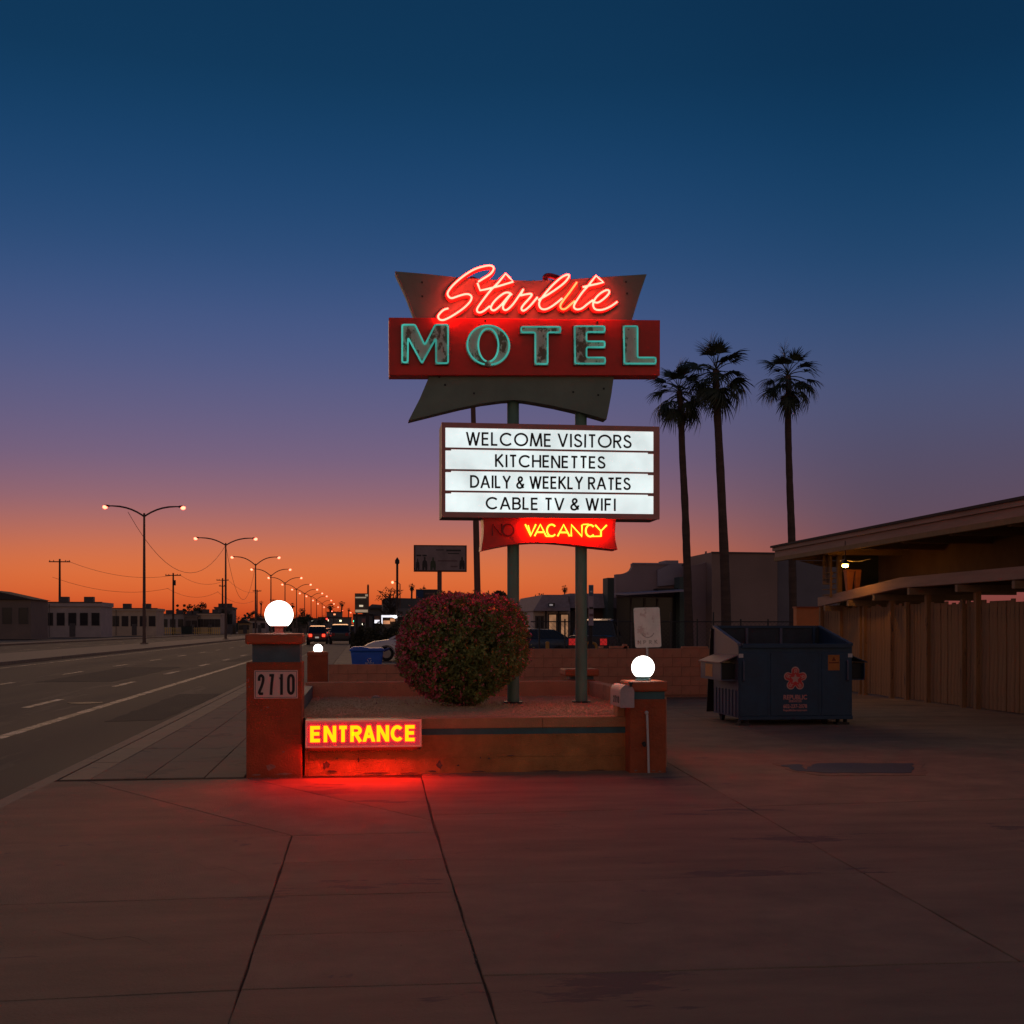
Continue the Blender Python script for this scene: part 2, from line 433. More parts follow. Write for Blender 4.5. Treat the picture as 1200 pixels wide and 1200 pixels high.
# painted lines on the road
mk = MB()
def stripe(x, y0, y1, w=0.11, z=-0.126): mk.quad((x-w, y0, z), (x+w, y0, z), (x+w, y1, z), (x-w, y1, z))
for x in (-6.75, -10.2):
    y = 8.0
    while y < 420: stripe(x, y, y + 3.0, 0.09); y += 9.0
stripe(-14.2, -20, 700, 0.08); stripe(-5.3, 14, 260, 0.10)
for x in (-24.0, -27.5):
    y = 10.0
    while y < 420: stripe(x, y, y + 3.0, 0.09); y += 9.0
struct(mk.build('road_markings', M_paint))

def inset(poly, d):
    n = len(poly); A = sum(poly[i][0]*poly[(i+1)%n][1] - poly[(i+1)%n][0]*poly[i][1] for i in range(n))
    if A < 0: poly = poly[::-1]
    out = []
    for i in range(n):
        a = Vector(poly[i-1]); b = Vector(poly[i]); c = Vector(poly[(i+1) % n])
        d1 = (b - a).normalized(); d2 = (c - b).normalized()
        n1 = Vector((-d1.y, d1.x)); n2 = Vector((-d2.y, d2.x)); m = (n1 + n2)
        if m.length < 1e-3: out.append(tuple(b + n1 * d)); continue
        m.normalize(); out.append(tuple(b + m * min(d / max(0.2, m.dot(n1)), d * 3)))
    return out
def ragged(poly, step=0.22, amp=0.004):
    out = []
    n = len(poly)
    for i in range(n):
        a = Vector(poly[i]); b = Vector(poly[(i+1) % n]); L_ = (b - a).length; k = max(1, int(L_ / step)); 
        nn = Vector((-(b-a).y, (b-a).x)).normalized() if L_ > 1e-6 else Vector((0, 0))
        for j in range(k):
            p = a + (b - a) * j / k
            if j: p += nn * random.uniform(-amp, amp)
            out.append((p.x, p.y))
    return out
def slab(pts, parent, m, top=0.0, gap=0.006, amp=0.003, step=0.3):
    p = ragged(inset(pts, gap), step, amp); t = top + random.uniform(-0.0015, 0.0015)
    b = MB(); n = len(p)
    q_ = inset(p, 0.004)
    if len(q_) != n: q_ = p
    A = sum(p[i][0]*p[(i+1)%n][1] - p[(i+1)%n][0]*p[i][1] for i in range(n))
    if A < 0: p = p[::-1]
    b.add([(x, y_, -0.03) for x, y_ in p] + [(x, y_, t - 0.004) for x, y_ in p] + [(x, y_, t) for x, y_ in q_],
          [(i, (i+1)%n, n+(i+1)%n, n+i) for i in range(n)] + [(n+i, n+(i+1)%n, 2*n+(i+1)%n, 2*n+i) for i in range(n)] + [tuple(range(2*n, 3*n))])
    return b.build('slab', m, parent)
dj = MB(); dj.box(KX + 0.15, 14, 0.5, 22, -0.017, -0.0125)
driveway = struct(dj.build('driveway', M_joint))
xD = lambda y_: 506 + (y_ - 961) * 0.322
xB = lambda y_: 342 - (y_ - 979) * 0.336
SL = [
 [(103,915.5),(290,912),(506,961),(510,975),(342,979)], [(290,912),(494,911),(506,961)],
 [(54,916),(103,915.5),(342,979),(190,985),(-90,992)],
 [(-90,992),(342,979),(xB(1050),1050),(-170,1066)], [(-170,1066),(xB(1050),1050),(xB(1160),1160),(-250,1185)],
 [(-250,1185),(xB(1160),1160),(xB(1330),1330),(-300,1350)],
 [(342,979),(510,975),(xD(1006),1006),(xB(1011),1011)], [(xB(1011),1011),(xD(1006),1006),(xD(1045),1045),(xB(1050),1050)],
 [(xB(1050),1050),(xD(1045),1045),(xD(1090),1090),(xB(1096),1096)], [(xB(1096),1096),(xD(1090),1090),(xD(1152),1152),(xB(1160),1160)],
 [(xB(1160),1160),(xD(1152),1152),(xD(1330),1330),(xB(1330),1330)],
 [(494,911),(494,890),(781,890),(781,893),(873,944.8),(506,955)], [(781,893),(781,871),(1900,858),(1900,916),(873,944.8)],
 [(506,955),(873,944.8),(1012,1023),(xD(1037),1037)], [(873,944.8),(1900,916),(1900,998),(1012,1023)],
 [(xD(1037),1037),(1012,1023),(1196,1126.6),(xD(1143),1143)], [(1012,1023),(1900,998),(1900,1109),(1196,1126.6)],
 [(xD(1143),1143),(1196,1126.6),(1900,1109),(1900,1420),(xD(1420),1420)],
]
for i, s_ in enumerate(SL):
    wide = 0.0052
    slab([tuple(G(px, py))[:2] for px, py in s_], driveway, M_conc if i % 3 else M_conc2, 0.0, wide, 0.0055 if i > 2 else 0.0015)
# the slabs behind, up to the lot
for j in range(4):
    for i in range(4):
        x0 = 3.0 + i * 2.6; y0 = 14.9 + j * 2.5
        slab([(x0, y0), (x0 + 2.6, y0), (x0 + 2.6, y0 + 2.5), (x0, y0 + 2.5)], driveway, M_conc if (i + j) % 2 else M_conc2, -0.006, 0.005)
# sidewalk beside the road: three strips of slabs
sj = MB(); sj.box(KX + 0.15, -1.17, 12.6, 125, -0.017, -0.0125)
sidewalk = struct(sj.build('sidewalk', M_joint))
for j in range(22):
    y0 = 12.62 + j * 1.55
    for a, b_ in ((-2.96, -2.66), (-2.66, -2.13), (-2.13, -1.56), (-1.56, -1.17)):
        slab([(a, y0), (b_, y0), (b_, y0 + 1.55), (a, y0 + 1.55)], sidewalk, M_side if a > -2.7 else M_kerb, 0.0, 0.004, 0.002, 0.8)
g = MB(); g.box(KX + 0.15, -1.17, 46.75, 125, -0.012, -0.001); g.build('long_slab', M_side, sidewalk)
g = MB(); g.box(KX + 0.15, KX + 0.16, -8, 12.6, -0.02, -0.001); 
deb = MB()
for k in range(420):
    px, py = random.uniform(150, 1060), random.uniform(912, 1130)
    if random.random() < .45: t_ = random.random(); py = 961 + t_ * 170; px = xD(py) + random.gauss(0, 3.5)
    c = G(px, py); s_ = random.uniform(.002, .0055) * (1.6 if random.random() < .12 else 1); a = random.random() * 6.3
    deb.add([(c.x + s_*cos(a), c.y + s_*sin(a), .0005), (c.x + s_*cos(a+2.1), c.y + s_*sin(a+2.1), .0005), (c.x + s_*cos(a+4.2), c.y + s_*sin(a+4.2), .0005), (c.x, c.y, s_*random.uniform(.4, .9))], [(0,1,3),(1,2,3),(2,0,3)])
for k in range(900):
    x = random.uniform(-1.1, 3.1); y_ = (12.70 if -.58 < x < 2.7 else 12.54 if x < 0 else 12.47) - abs(random.gauss(0, .035)) - .004; s_ = random.uniform(.002, .007); a = random.random() * 6.3
    deb.add([(x + s_*cos(a), y_ + s_*sin(a), .0005), (x + s_*cos(a+2.1), y_ + s_*sin(a+2.1), .0005), (x + s_*cos(a+4.2), y_ + s_*sin(a+4.2), .0005), (x, y_, s_*random.uniform(.4, .9))], [(0,1,3),(1,2,3),(2,0,3)])
deb.build('grit', mat('grit_stone', (0.36, 0.24, 0.16), .9, .5, 60), driveway, kind='stuff')
for pts_ in ([(612,962),(640,968),(662,966),(690,973),(716,971)], [(880,1010),(905,1018),(930,1016),(962,1027)], [(228,1010),(246,1019),(262,1017),(285,1026),(292,1035)], [(700,1078),(735,1083),(762,1080)], [(60,1090),(110,1101),(150,1098),(180,1108)]):
    ck = MB(); gp = smooth_path([tuple(G(px + random.uniform(-2, 2), py))[:2] for px, py in pts_], 6); n = len(gp)
    lp_ = [(p[0] + random.uniform(-.006, .006), p[1] + random.uniform(-.006, .006)) for p in gp]
    vs = []
    for i, p in enumerate(lp_):
        w_ = .0022 * sin(pi * (i + .5) / n) + .0006; vs += [(p[0], p[1] - w_, .0022), (p[0], p[1] + w_, .0022)]
    ck.add(vs, [(2*i, 2*i+2, 2*i+3, 2*i+1) for i in range(n-1)]); ck.build('crack', M_joint, driveway)
# manhole and asphalt patches in the road
mh = MB(); c = Vector((-5.9, 27.5, 0)); mh.lathe([(.36, -.129), (.36, -.122), (.33, -.122), (.33, -.125), (.30, -.125)], c.x, c.y, 28)
o = mh.build('manhole_cover', mat('cast_iron', (0.05, 0.042, 0.036), .6, .3, 30, .5, 60, metal=.5)); tag(o, 'round iron manhole cover in the near lane of the road', 'manhole')
pp = MB()
for (xa, xb, ya, yb) in ((-4.4, -3.5, 22, 31), (-9.6, -7.4, 38, 52), (-6.4, -5.6, 60, 90), (-8.9, -8.2, 20, 28)):
    pp.prism(ragged([(xa, ya), (xb, ya + .3), (xb + .1, yb), (xa, yb - .2)], .5, .04), -.129, -.1262, 'z')
pp.build('repair_patch', mat('newer_asphalt', (0.045, 0.036, 0.026), .85, .3, 3, .4, 150), road, kind='stuff')
# patched stain by the bin
pt = MB()
M_patch = mat('patch_tar', (0.055, 0.06, 0.068), 0.55, 0.4, 4, 0.3, 80)
M_patch2 = mat('patch_edge', (0.34, 0.19, 0.10), 0.8, 0.3, 5, 0.3, 80)
pts = [tuple(G(px, py))[:2] for px, py in [(905,895),(930,892),(1000,893),(1080,892),(1085,909),(960,909),(925,903)]]
pt.prism(ragged(pts, 0.12, 0.03), 0.001, 0.004, 'z'); pe = pt.build('tar_patch', M_patch2, driveway)
pt = MB(); pts = [tuple(G(px, py))[:2] for px, py in [(915,897),(936,896),(944,902),(958,895),(1070,895),(1068,906),(975,906.5),(935,904)]]
pt.prism(ragged(pts, 0.1, 0.03), 0.004, 0.0075, 'z'); pt.build('tar_patch', M_patch, driveway)

# ================================================================== PLANTER, PILLARS
M_terra = mat('terracotta_paint', (0.44, 0.095, 0.03), 0.78, 0.24, 4.0, 0.8, 50, col2=(0.36, 0.27, 0.21), thr=0.72, stain=3.0)
M_terra2 = mat('terracotta_paint_cap', (0.50, 0.115, 0.04), 0.66, 0.14, 4.0, 0.3, 70)
M_ochre = mat('ochre_stucco', (0.58, 0.24, 0.075), 0.85, 0.3, 3.0, 0.9, 60, col2=(0.24, 0.13, 0.075), thr=0.66, stain=2.2)
M_ochre_cap = mat('ochre_cap', (0.62, 0.29, 0.13), 0.78, 0.16, 4.0, 0.4, 80)
M_teal = mat('teal_paint', (0.06, 0.16, 0.17), 0.6, 0.25, 5.0, 0.2, 60)
M_slate = mat('slate_blue_paint', (0.10, 0.14, 0.155), 0.65, 0.22, 4.0, 0.3, 60)
M_block = mat('tan_block', (0.62, 0.27, 0.145), 0.85, 0.16, 2.5, 0.5, 60, col2=(0.50, 0.21, 0.11), thr=0.62)
M_mortar = mat('mortar', (0.46, 0.20, 0.11), 0.9, 0.2, 8, 0.4, 80)
M_peel = mat('bare_plaster', (0.16, 0.10, 0.085), 0.95, 0.4, 18, 0.6, 90)
M_white = mat('white_painted_metal', (0.62, 0.60, 0.56), 0.45, 0.06, 6, 0.05, 60)
M_globe = emis('lit_globe_glass', (1.0, 0.93, 0.84), 4.0, var=0.0)
M_pedestal = mat('pink_pedestal', (0.40, 0.12, 0.10), 0.6, 0.1)
M_black = mat('black_print', (0.02, 0.018, 0.016), 0.6, 0.2, 20, 0.0)
M_darkmetal = mat('dark_metal', (0.045, 0.04, 0.04), 0.5, 0.3, 12, 0.1, 60, metal=0.6)

def chips(parent, Y, spots, m=None):
    """places where the paint has broken off: small irregular bare islands, slightly proud plaster"""
    for (px, py, rx, ry) in spots:
        c = P(px, py, Y); b = MB(); n = 13
        pts = [(c.x + rx * cos(2*pi*k/n) * random.uniform(.45, 1.1), c.z + ry * sin(2*pi*k/n) * random.uniform(.45, 1.1)) for k in range(n)]
        b.prism(pts, Y - 0.0025, Y + 0.004); b.build('bare_patch', m or M_peel, parent)
def globe_lamp(px, py, rpx, Y, zcap, label, base_h, teal=False, group='globe lamps on the pillars'):
    c = P(px, py, Y); r = rpx * (c - Vector((0, 0, EYE))).length / F_PX
    t = thing('globe_lamp', label, 'lamp', (c.x, Y, zcap), group)
    prof = [(r * sin(a), c.z - r * cos(a)) for a in [radians(38 + (180 - 38) * i / 22) for i in range(23)]]
    prof = [(max(p[0], 1e-3), p[1]) for p in prof]
    b = MB(); b.lathe([(p[0], p[1]) for p in prof], c.x, Y, 40); b.build('globe', M_globe, t, smooth=True)
    zb = c.z - r * cos(radians(38))
    b = MB(); w = r * sin(radians(38))
    if teal:
        b.lathe([(w * 1.12, zcap + 0.0), (w * 1.12, zcap + 0.008), (w * 0.98, zcap + 0.012), (w * 0.98, zb + 0.004)], c.x, Y, 32)
        b.build('lamp_base', M_teal, t, smooth=True)
        b = MB(); b.cyl((c.x + w*0.75, Y - w*1.1, zcap + 0.02), (c.x + w*0.75, Y - w*0.6, zcap + 0.02), 0.007, 8); b.build('screw', M_white, t)
    else:
        b.lathe([(w * 0.62, zcap), (w * 0.62, zcap + 0.01), (w * 0.5, zcap + 0.014), (w * 0.5, zb - 0.008), (w * 0.85, zb - 0.006), (w * 0.85, zb + 0.004)], c.x, Y, 32)
        b.build('lamp_base', M_pedestal, t, smooth=True)
    return t
def pillar(label, x0, x1, y0, dep, ztop, zcap, zneck, cap_out, neck_in, neck_m):
    t = thing('gate_pillar', label, 'pillar', ((x0 + x1) / 2, y0 + dep / 2, 0), 'terracotta pillars of the planter and drive')
    b = MB(); b.box(x0, x1, y0, y0 + dep, -0.02, zneck); b.build('shaft', M_terra, t, bevel=0.008)
    b = MB(); b.box(x0 + neck_in, x1 - neck_in * 0.4, y0 + neck_in, y0 + dep - neck_in, zneck, zcap); b.build('neck', neck_m, t)
    b = MB(); b.box(x0 - cap_out, x1 + cap_out, y0 - cap_out, y0 + dep + cap_out, zcap, ztop); b.build('cap', M_terra2, t, bevel=0.022)
    return t
# left front pillar
YP = 12.56
pl = pillar('tall terracotta pillar with grey neck and 2710 number plate at the left front', X_(288.5, YP), X_(353.5, YP), YP, 0.56, P(320, 742.5, YP-0.01).z, P(320, 755, YP).z,
            P(320, 776, YP).z, 0.012, 0.055, M_slate)
chips(pl, YP, [(316, 899, .055, .035), (333, 907, .1, .012), (300, 908, .06, .01), (291, 797, .008, .02), (292, 805, .012, .01), (314, 829, .02, .008), (332, 881, .018, .008), (306, 832, .01, .006)],
      mat('chip_pale', (0.34, 0.22, 0.16), 0.9, 0.3, 18, 0.4))
# number plate
x0 = X_(298, YP); x1 = X_(349, YP); z0 = P(323, 818.5, YP).z; z1 = P(323, 785.5, YP).z
M_plate = mat('number_plate', (0.88, 0.62, 0.52), 0.5, 0.05, 6, 0.05, 30)
b = MB(); b.box(x0, x1, YP - 0.012, YP - 0.001, z0, z1); npl = b.build('number_plate', M_plate, pl)
b = MB(); e = 0.010; f_ = 0.004
for (a0, a1, c0, c1) in ((x0+e, x1-e, z0+e, z0+e+f_), (x0+e, x1-e, z1-e-f_, z1-e), (x0+e, x0+e+f_, z0+e+f_, z1-e-f_), (x1-e-f_, x1-e, z0+e+f_, z1-e-f_)):
    b.box(a0, a1, YP - 0.014, YP - 0.0121, c0, c1)
b.build('plate_border', M_black, npl)
for ch, px0, px1 in (('2', 302, 310.3), ('7', 314.2, 321.6), ('1', 325.5, 332), ('0', 336.5, 345.5)):
    h = P(323, 789.8, YP).z - P(323, 814.3, YP).z; zb = P(323, 814.3, YP).z
    w = X_(px1, YP) - X_(px0, YP); sw = 0.0265
    gw = GLY[ch][1]; sx = (w - sw) / (gw * h)
    b = MB(); glyph(b, ch, X_(px0, YP) + sw / 2, zb, h, sw, YP - 0.0155, YP - 0.0125, sx); b.build('digit', M_black, npl)
globe_lamp(327, 720.3, 16.2, YP + 0.27, P(320, 742.5, YP-0.01).z, 'large lit white globe lamp on the tall left pillar', 0.06)
# right front pillar
YR = 12.49
zr_top = P(760, 798.8, YR - .06).z
pr = pillar('terracotta pillar with teal neck and white conduit at the right front of the planter', X_(738.5, YR), X_(780.5, YR), YR, 0.42, zr_top, P(760, 810.5, YR).z,
            P(760, 819.5, YR).z, 0.018, 0.022, M_teal)
cx_ = X_(758.5, YR - .03)
b = MB(); zt = P(757, 835, YR).z
b.tube([(cx_ + 0.018, YR - 0.02, -0.01), (cx_ + 0.012, YR - 0.02, 0.25), (cx_, YR - 0.02, zt - 0.02), (cx_ - 0.006, YR - 0.018, zt), (cx_ - 0.006, YR + 0.01, zt + 0.008)], 0.0125, 10)
b.sphere((cx_ - 0.005, YR - 0.02, zt), 0.021, 12)
b.build('conduit', M_white, pr, smooth=True)
b = MB(); c = P(754.5, 872, YR); b.prism([(c.x + 0.024*cos(a)*k, c.z + 0.03*sin(a)*k) for a, k in [(i*2*pi/9, random.uniform(.7, 1.1)) for i in range(9)]], YR - 0.02, YR + 0.001)
b.build('junction_box', M_black, pr)
chips(pr, YR, [(766, 903, .02, .008), (773, 904, .02, .008), (745, 903, .02, .01)], mat('chip_pale', (0.3, 0.2, 0.15)))
globe_lamp(753.5, 782, 13.4, YR + 0.2, zr_top, 'small lit white globe lamp with a teal base on the right pillar', 0.05, teal=True)
# low pillar at the planter's back right corner, and a pillar further down the drive
pillar('low terracotta pillar glowing red behind the right sign post', X_(666, 17.1), X_(697.5, 17.1), 17.1, 0.42, P(680, 784, 17.1).z, P(680, 792.3, 17.1).z,
       P(680, 796.5, 17.1).z, 0.05, 0.04, M_slate)
pk = pillar('distant terracotta pillar with pale cap seen beside the tall left pillar', X_(360, 26), X_(384, 26), 26.0, 0.44, P(372, 763.8, 26).z, P(372, 769, 26).z,
       P(372, 769.6, 26).z, 0.004, 0.01, M_terra)
globe_lamp(372.7, 760.2 - 0, 5.3, 26.22, P(372, 763.8, 26).z, 'tiny lit globe lamp on the distant pillar', 0.02)

# planter
XL, XR = X_(357, 12.72), X_(738, 12.72)
YW, YB = 12.72, 16.75
ZT = 0.575
plt = thing('planter', 'long low raised planter of ochre stucco with a teal stripe under the motel sign', 'planter', ((XL + XR) / 2, YW, 0))
zc = P(600, 853, YW).z; zn = P(600, 860.3, YW).z; ztop = P(600, 840.8, YW).z; zmid = P(600, 887, YW).z
cuts = [XL, X_(470, YW), X_(635.5, YW), XR]
for a, b_ in zip(cuts[:-1], cuts[1:]):
    b = MB(); b.box(a + 0.0015, b_ - 0.0015, YW - 0.004, YW + 0.20, zc, ztop + random.uniform(-.002, .002)); b.build('cap_block', M_ochre_cap, plt, bevel=0.007)
b = MB(); b.box(XL, XR, YW + 0.012, YW + 0.19, zn, zc); b.build('teal_stripe', M_teal, plt)
def rough_block(x0, x1, z0, z1, amp=0.004):
    """a course of stuccoed block, its face gently uneven"""
    b = MB(); nx, nz = max(3, int((x1 - x0) / 0.08)), 4
    vs = []; 
    for j in range(nz + 1):
        for i in range(nx + 1):
            vs.append((x0 + (x1 - x0) * i / nx, YW + 0.004 + random.uniform(-amp, amp) * (0 if i in (0, nx) else 1), z0 + (z1 - z0) * j / nz))
    fs = [(j*(nx+1)+i, j*(nx+1)+i+1, (j+1)*(nx+1)+i+1, (j+1)*(nx+1)+i) for j in range(nz) for i in range(nx)]
    b.add(vs, fs); b.box(x0, x1, YW + 0.012, YW + 0.2, z0, z1); return b
cuts = [XL, X_(420, YW), X_(560, YW), XR]
for a, b_ in zip(cuts[:-1], cuts[1:]):
    rough_block(a + .0005, b_ - .0005, zmid + 0.0015, zn - 0.001).build('wall_course', M_ochre, plt)
cuts = [XL, X_(500, YW), X_(600, YW), XR]
for a, b_ in zip(cuts[:-1], cuts[1:]):
    rough_block(a + .0005, b_ - .0005, -0.02, zmid - 0.0015).build('wall_course', M_ochre, plt)
chips(plt, YW - 0.002, [(382, 897, .05, .045), (388, 904, .06, .015), (420, 891, .012, .03), (515, 897, .035, .05), (508, 904, .06, .012), (573, 889, .016, .009), (598, 885.5, .05, .006), (563, 888, .008, .012),
      (395, 889, .012, .012), (440, 906, .14, .01), (480, 906, .1, .008), (560, 904, .1, .007), (640, 903.5, .2, .006), (700, 902.5, .12, .006), (455, 884, .01, .006), (537, 897, .02, .008)])
# side, back and inner walls
b = MB(); b.box(-.75, -.65, 13.13, YB, -0.02, 0.72); b.build('side_wall', M_slate, plt, bevel=0.006)
b = MB(); b.box(-.75, X_(690, YB), YB + .001, YB + 0.16, 0.0, P(600, 798.5, YB).z); b.build('back_wall', M_block, plt, bevel=0.01)
b = MB(); x1 = X_(690, YB)
for k in range(9):
    ya = YW + 0.25 + k * (YB - YW - 0.1) / 9; yb = ya + (YB - YW - 0.1) / 9 - 0.006
    w = MB(); w.box(x1, x1 + 0.15, ya, yb, 0, 0.755 + random.uniform(-.004, .004)); w.build('wall_block', M_block, plt, bevel=0.006)
# gravel bed: gently heaped surface plus loose stones
M_gravel = mat('gravel', (0.88, 0.46, 0.24), 0.9, 0.35, 60, 0.8, 140)
gx0, gx1, gy0, gy1 = -.649, x1, YW + 0.20, YB
def gz(x, y_): return ZT - 0.012 + 0.02 * sin(x * 1.7 + 1) * sin(y_ * 1.3) * min(1, (y_ - gy0) * 2)
b = MB(); nx, ny = 44, 50
vs = [(gx0 + (gx1-gx0)*i/nx, gy0 + (gy1-gy0)*j/ny, gz(gx0 + (gx1-gx0)*i/nx, gy0 + (gy1-gy0)*j/ny)) for j in range(ny+1) for i in range(nx+1)]
b.add(vs, [(j*(nx+1)+i, j*(nx+1)+i+1, (j+1)*(nx+1)+i+1, (j+1)*(nx+1)+i) for j in range(ny) for i in range(nx)])
b.build('gravel_bed', M_gravel, plt, smooth=True, kind='stuff')
b = MB()
for k in range(9000):
    x = random.uniform(gx0, gx1); y_ = gy0 + (gy1 - gy0) * random.random() ** 1.3; s_ = random.uniform(.006, .014); z = gz(x, y_) + s_ * 0.2; a = random.random() * 6.3
    vs = [(x + s_*cos(a), y_ + s_*sin(a), z), (x + s_*cos(a+2.1), y_ + s_*sin(a+2.1), z), (x + s_*cos(a+4.2), y_ + s_*sin(a+4.2), z), (x, y_, z + s_*random.uniform(.5, .9))]
    b.add(vs, [(0,1,3),(1,2,3),(2,0,3)])
b.build('loose_gravel', M_gravel, plt, kind='stuff')
# pale stone on the gravel
b = MB(); c = P(441, 815.5, 16.2); b.sphere((c.x, 16.2, gz(c.x, 16.2) + 0.012), 0.05, 8, (1, .7, .5)); o = b.build('loose_stone', mat('pale_stone', (0.5, 0.4, 0.33)), None, smooth=True)
tag(o, 'single pale stone lying on the gravel left of the bush', 'stone')

# boundary wall of coursed blocks across the back of the drive
bw = thing('block_wall', 'long tan concrete block wall across the back of the drive', 'wall', (4, 26, 0))
me_b = box_mesh('block', M_block, 0.392, 0.16, 0.192, 0.004)
def blocks(xa, xb, ztop_, Y):
    rows = int(round(ztop_ / 0.2)); base = ztop_ - rows * 0.2
    m = MB(); m.box(xa, xb, Y + 0.012, Y + 0.15, -0.03, ztop_ - 0.006); m.build('mortar_core', M_mortar, bw)
    for r in range(rows):
        x = xa - (0.2 if r % 2 else 0)
        while x < xb - 0.05:
            a = max(x, xa); e_ = min(x + 0.4, xb); w_ = e_ - a
            if w_ > 0.08: piece(me_b, 'block', bw, ((a + e_) / 2, Y + 0.08 + random.uniform(-.003, .003), base + 0.1 + r * 0.2), scale=(w_ / 0.4, 1, 1))
            x += 0.4
blocks(X_(385, 26), X_(560, 26), P(450, 778.3, 26).z, 26.0)
blocks(X_(560, 26), X_(838, 26), P(700, 760, 26).z, 26.0)
b = MB(); c = X_(815, 26); b.box(c - .28, c + .28, 26.0, 26.16, P(815, 759.8, 26).z, P(815, 757.5, 26).z); b.build('cap_block', M_block, bw)
c = X_(726, 26)
for px in (705, 726, 733):
    c = X_(px, 26); w_ = .04 if px != 726 else .2
    b = MB(); b.box(c - w_, c + w_, 26.0, 26.16, P(px, 759.8, 26).z, P(px, 757.2 if px != 733 else 755, 26).z); b.build('cap_block', M_block, bw)
b = MB(); b.box(X_(560, 26), X_(838, 26), 25.6, 25.99, -0.02, -0.008); b.build('wall_foot', M_dirt, bw)

# mailbox on the corner of the planter wall
mbx = thing('mailbox', 'small pale domed mailbox with number on its side beside the right pillar', 'mailbox', (X_(735, 12.5), 12.7, 0.6))
ym0, ym1 = 12.42, 12.95
xa, xb = X_(727.5, ym0), X_(742.8, ym0)
zb, zs = P(735, 829, ym0).z, P(735, 811, ym0).z
def dome(x0, x1, z0, zs, n=10): 
    r = (x1 - x0) / 2; cx = (x0 + x1) / 2
    return [(x0, z0), (x1, z0)] + [(cx + r * cos(pi * i / n), zs + r * sin(pi * i / n)) for i in range(n + 1)]
M_mail = mat('pinkish_white_enamel', (0.56, 0.42, 0.40), 0.5, 0.14, 8, 0.15, 60, col2=(0.3, 0.2, 0.18), thr=0.72)
b = MB(); b.prism(dome(xa, xb, zb, zs), ym0 + 0.012, ym1); b.build('body', M_mail, mbx, smooth=True)
b = MB(); b.prism(dome(xa - .005, xb + .005, zb - .004, zs), ym0, ym0 + 0.011); b.build('door', M_mail, mbx, smooth=True)
b = MB(); b.box(xb - 0.045, xb - 0.02, ym0 - 0.018, ym0 - 0.001, zs + 0.055, zs + 0.09); b.box(xb - .05, xb - .012, ym0 - .012, ym0 + .03, zs + .08, zs + .1); b.build('latch', M_darkmetal, mbx)
b = MB(); b.box(xa + 0.03, xb - 0.03, YW + 0.01, ym1 - 0.02, ZT - 0.004, zb - 0.001); b.build('bracket', M_ochre_cap, mbx)
for k, ch in enumerate('2710'):
    b = MB(); glyph(b, ch, 0, 0, 0.075, 0.013, -0.002, 0.0)
    vs = [(xa - 0.0008 + v[1], ym0 + 0.36 - 0.075 * k - v[0], zb + 0.035 + v[2]) for v in b.v]
    d = MB(); d.add(vs, [f[::1] for f in b.f]); d.build('digit', M_black, mbx)

# small tilted parking notice on a thin post behind the right pillar
YN = 14.0
ns = thing('notice_sign', 'small faded white notice board on a thin post behind the right globe lamp', 'sign', (X_(758, YN), YN, 0))
cs = [P(742.2, 712.3, YN), P(772.8, 711.4, YN), P(775, 758.4, YN), P(744.5, 759.2, YN)]
cc = sum(cs, Vector()) / 4; uu = (cs[1] - cs[0]).normalized(); vv = (cs[0] - cs[3]).normalized(); W = (cs[1]-cs[0]).length / 2; H = (cs[0]-cs[3]).length / 2
def rr(W, H, r, n=5):
    o = []
    for sx_, sz_, a0 in ((1, 1, 0), (-1, 1, 90), (-1, -1, 180), (1, -1, 270)):
        for i in range(n + 1):
            a = radians(a0 + 90 * i / n); o.append((sx_ * (W - r) + r * cos(a), sz_ * (H - r) + r * sin(a)))
    return o
def lay(p): q_ = cc + uu * p[0] + vv * p[1]; return (q_.x, q_.z)
b = MB(); b.prism([lay(p) for p in rr(W, H, 0.022)], YN - 0.004, YN); 
b.build('board', mat('faded_board', (0.92, 0.84, 0.74), 0.6, 0.1, 9, 0.1, 60, col2=(0.70, 0.56, 0.48), thr=0.56, stain=7), ns)
b = MB(); b.tube([(X_(759.5, YN) + .01, YN + 0.03, -.02), (X_(759.5, YN), YN + 0.03, 1.0), (cc.x - .01, YN + 0.015, cs[0].z - .03)], 0.016, 8); b.build('post', mat('galvanised', (0.42, 0.42, 0.42), 0.45, 0.15, 8, 0.1, 50, metal=0.5), ns)
M_fade = mat('faded_print', (0.33, 0.20, 0.14), 0.7, 0.4, 40, 0.0, col2=(0.5, 0.46, 0.4), thr=0.5, stain=30)
M_fade2 = mat('faded_print_light', (0.46, 0.36, 0.29), 0.7, 0.2, 40, 0.0, col2=(0.5, 0.46, 0.4), thr=0.5, stain=30)
b = MB()
for i, ch in enumerate('NPRK'):
    if ch in GLY:
        g_ = MB(); glyph(g_, ch, 0, 0, 0.045, 0.009, -0.0055, -0.0042)
        b = MB(); vs = []
        for v in g_.v:
            q_ = lay((-W + 0.035 + i * 0.066 + v[0], -H + 0.04 + v[2])); vs.append((q_[0], YN + v[1], q_[1]))
        b.add(vs, g_.f); b.build('faded_letter', M_fade if i == 0 else M_fade2, ns)
g_ = MB(); ribbon(g_, arc(0, 0, .075, .075, 200, 340, 12), 0.010, -0.0055, -0.0042, 0, 0, 1, 1)
b = MB(); b.add([(lay((v[0], v[2] - .04))[0], YN + v[1], lay((v[0], v[2] - .04))[1]) for v in g_.v], g_.f); b.build('faded_symbol', M_fade2, ns)
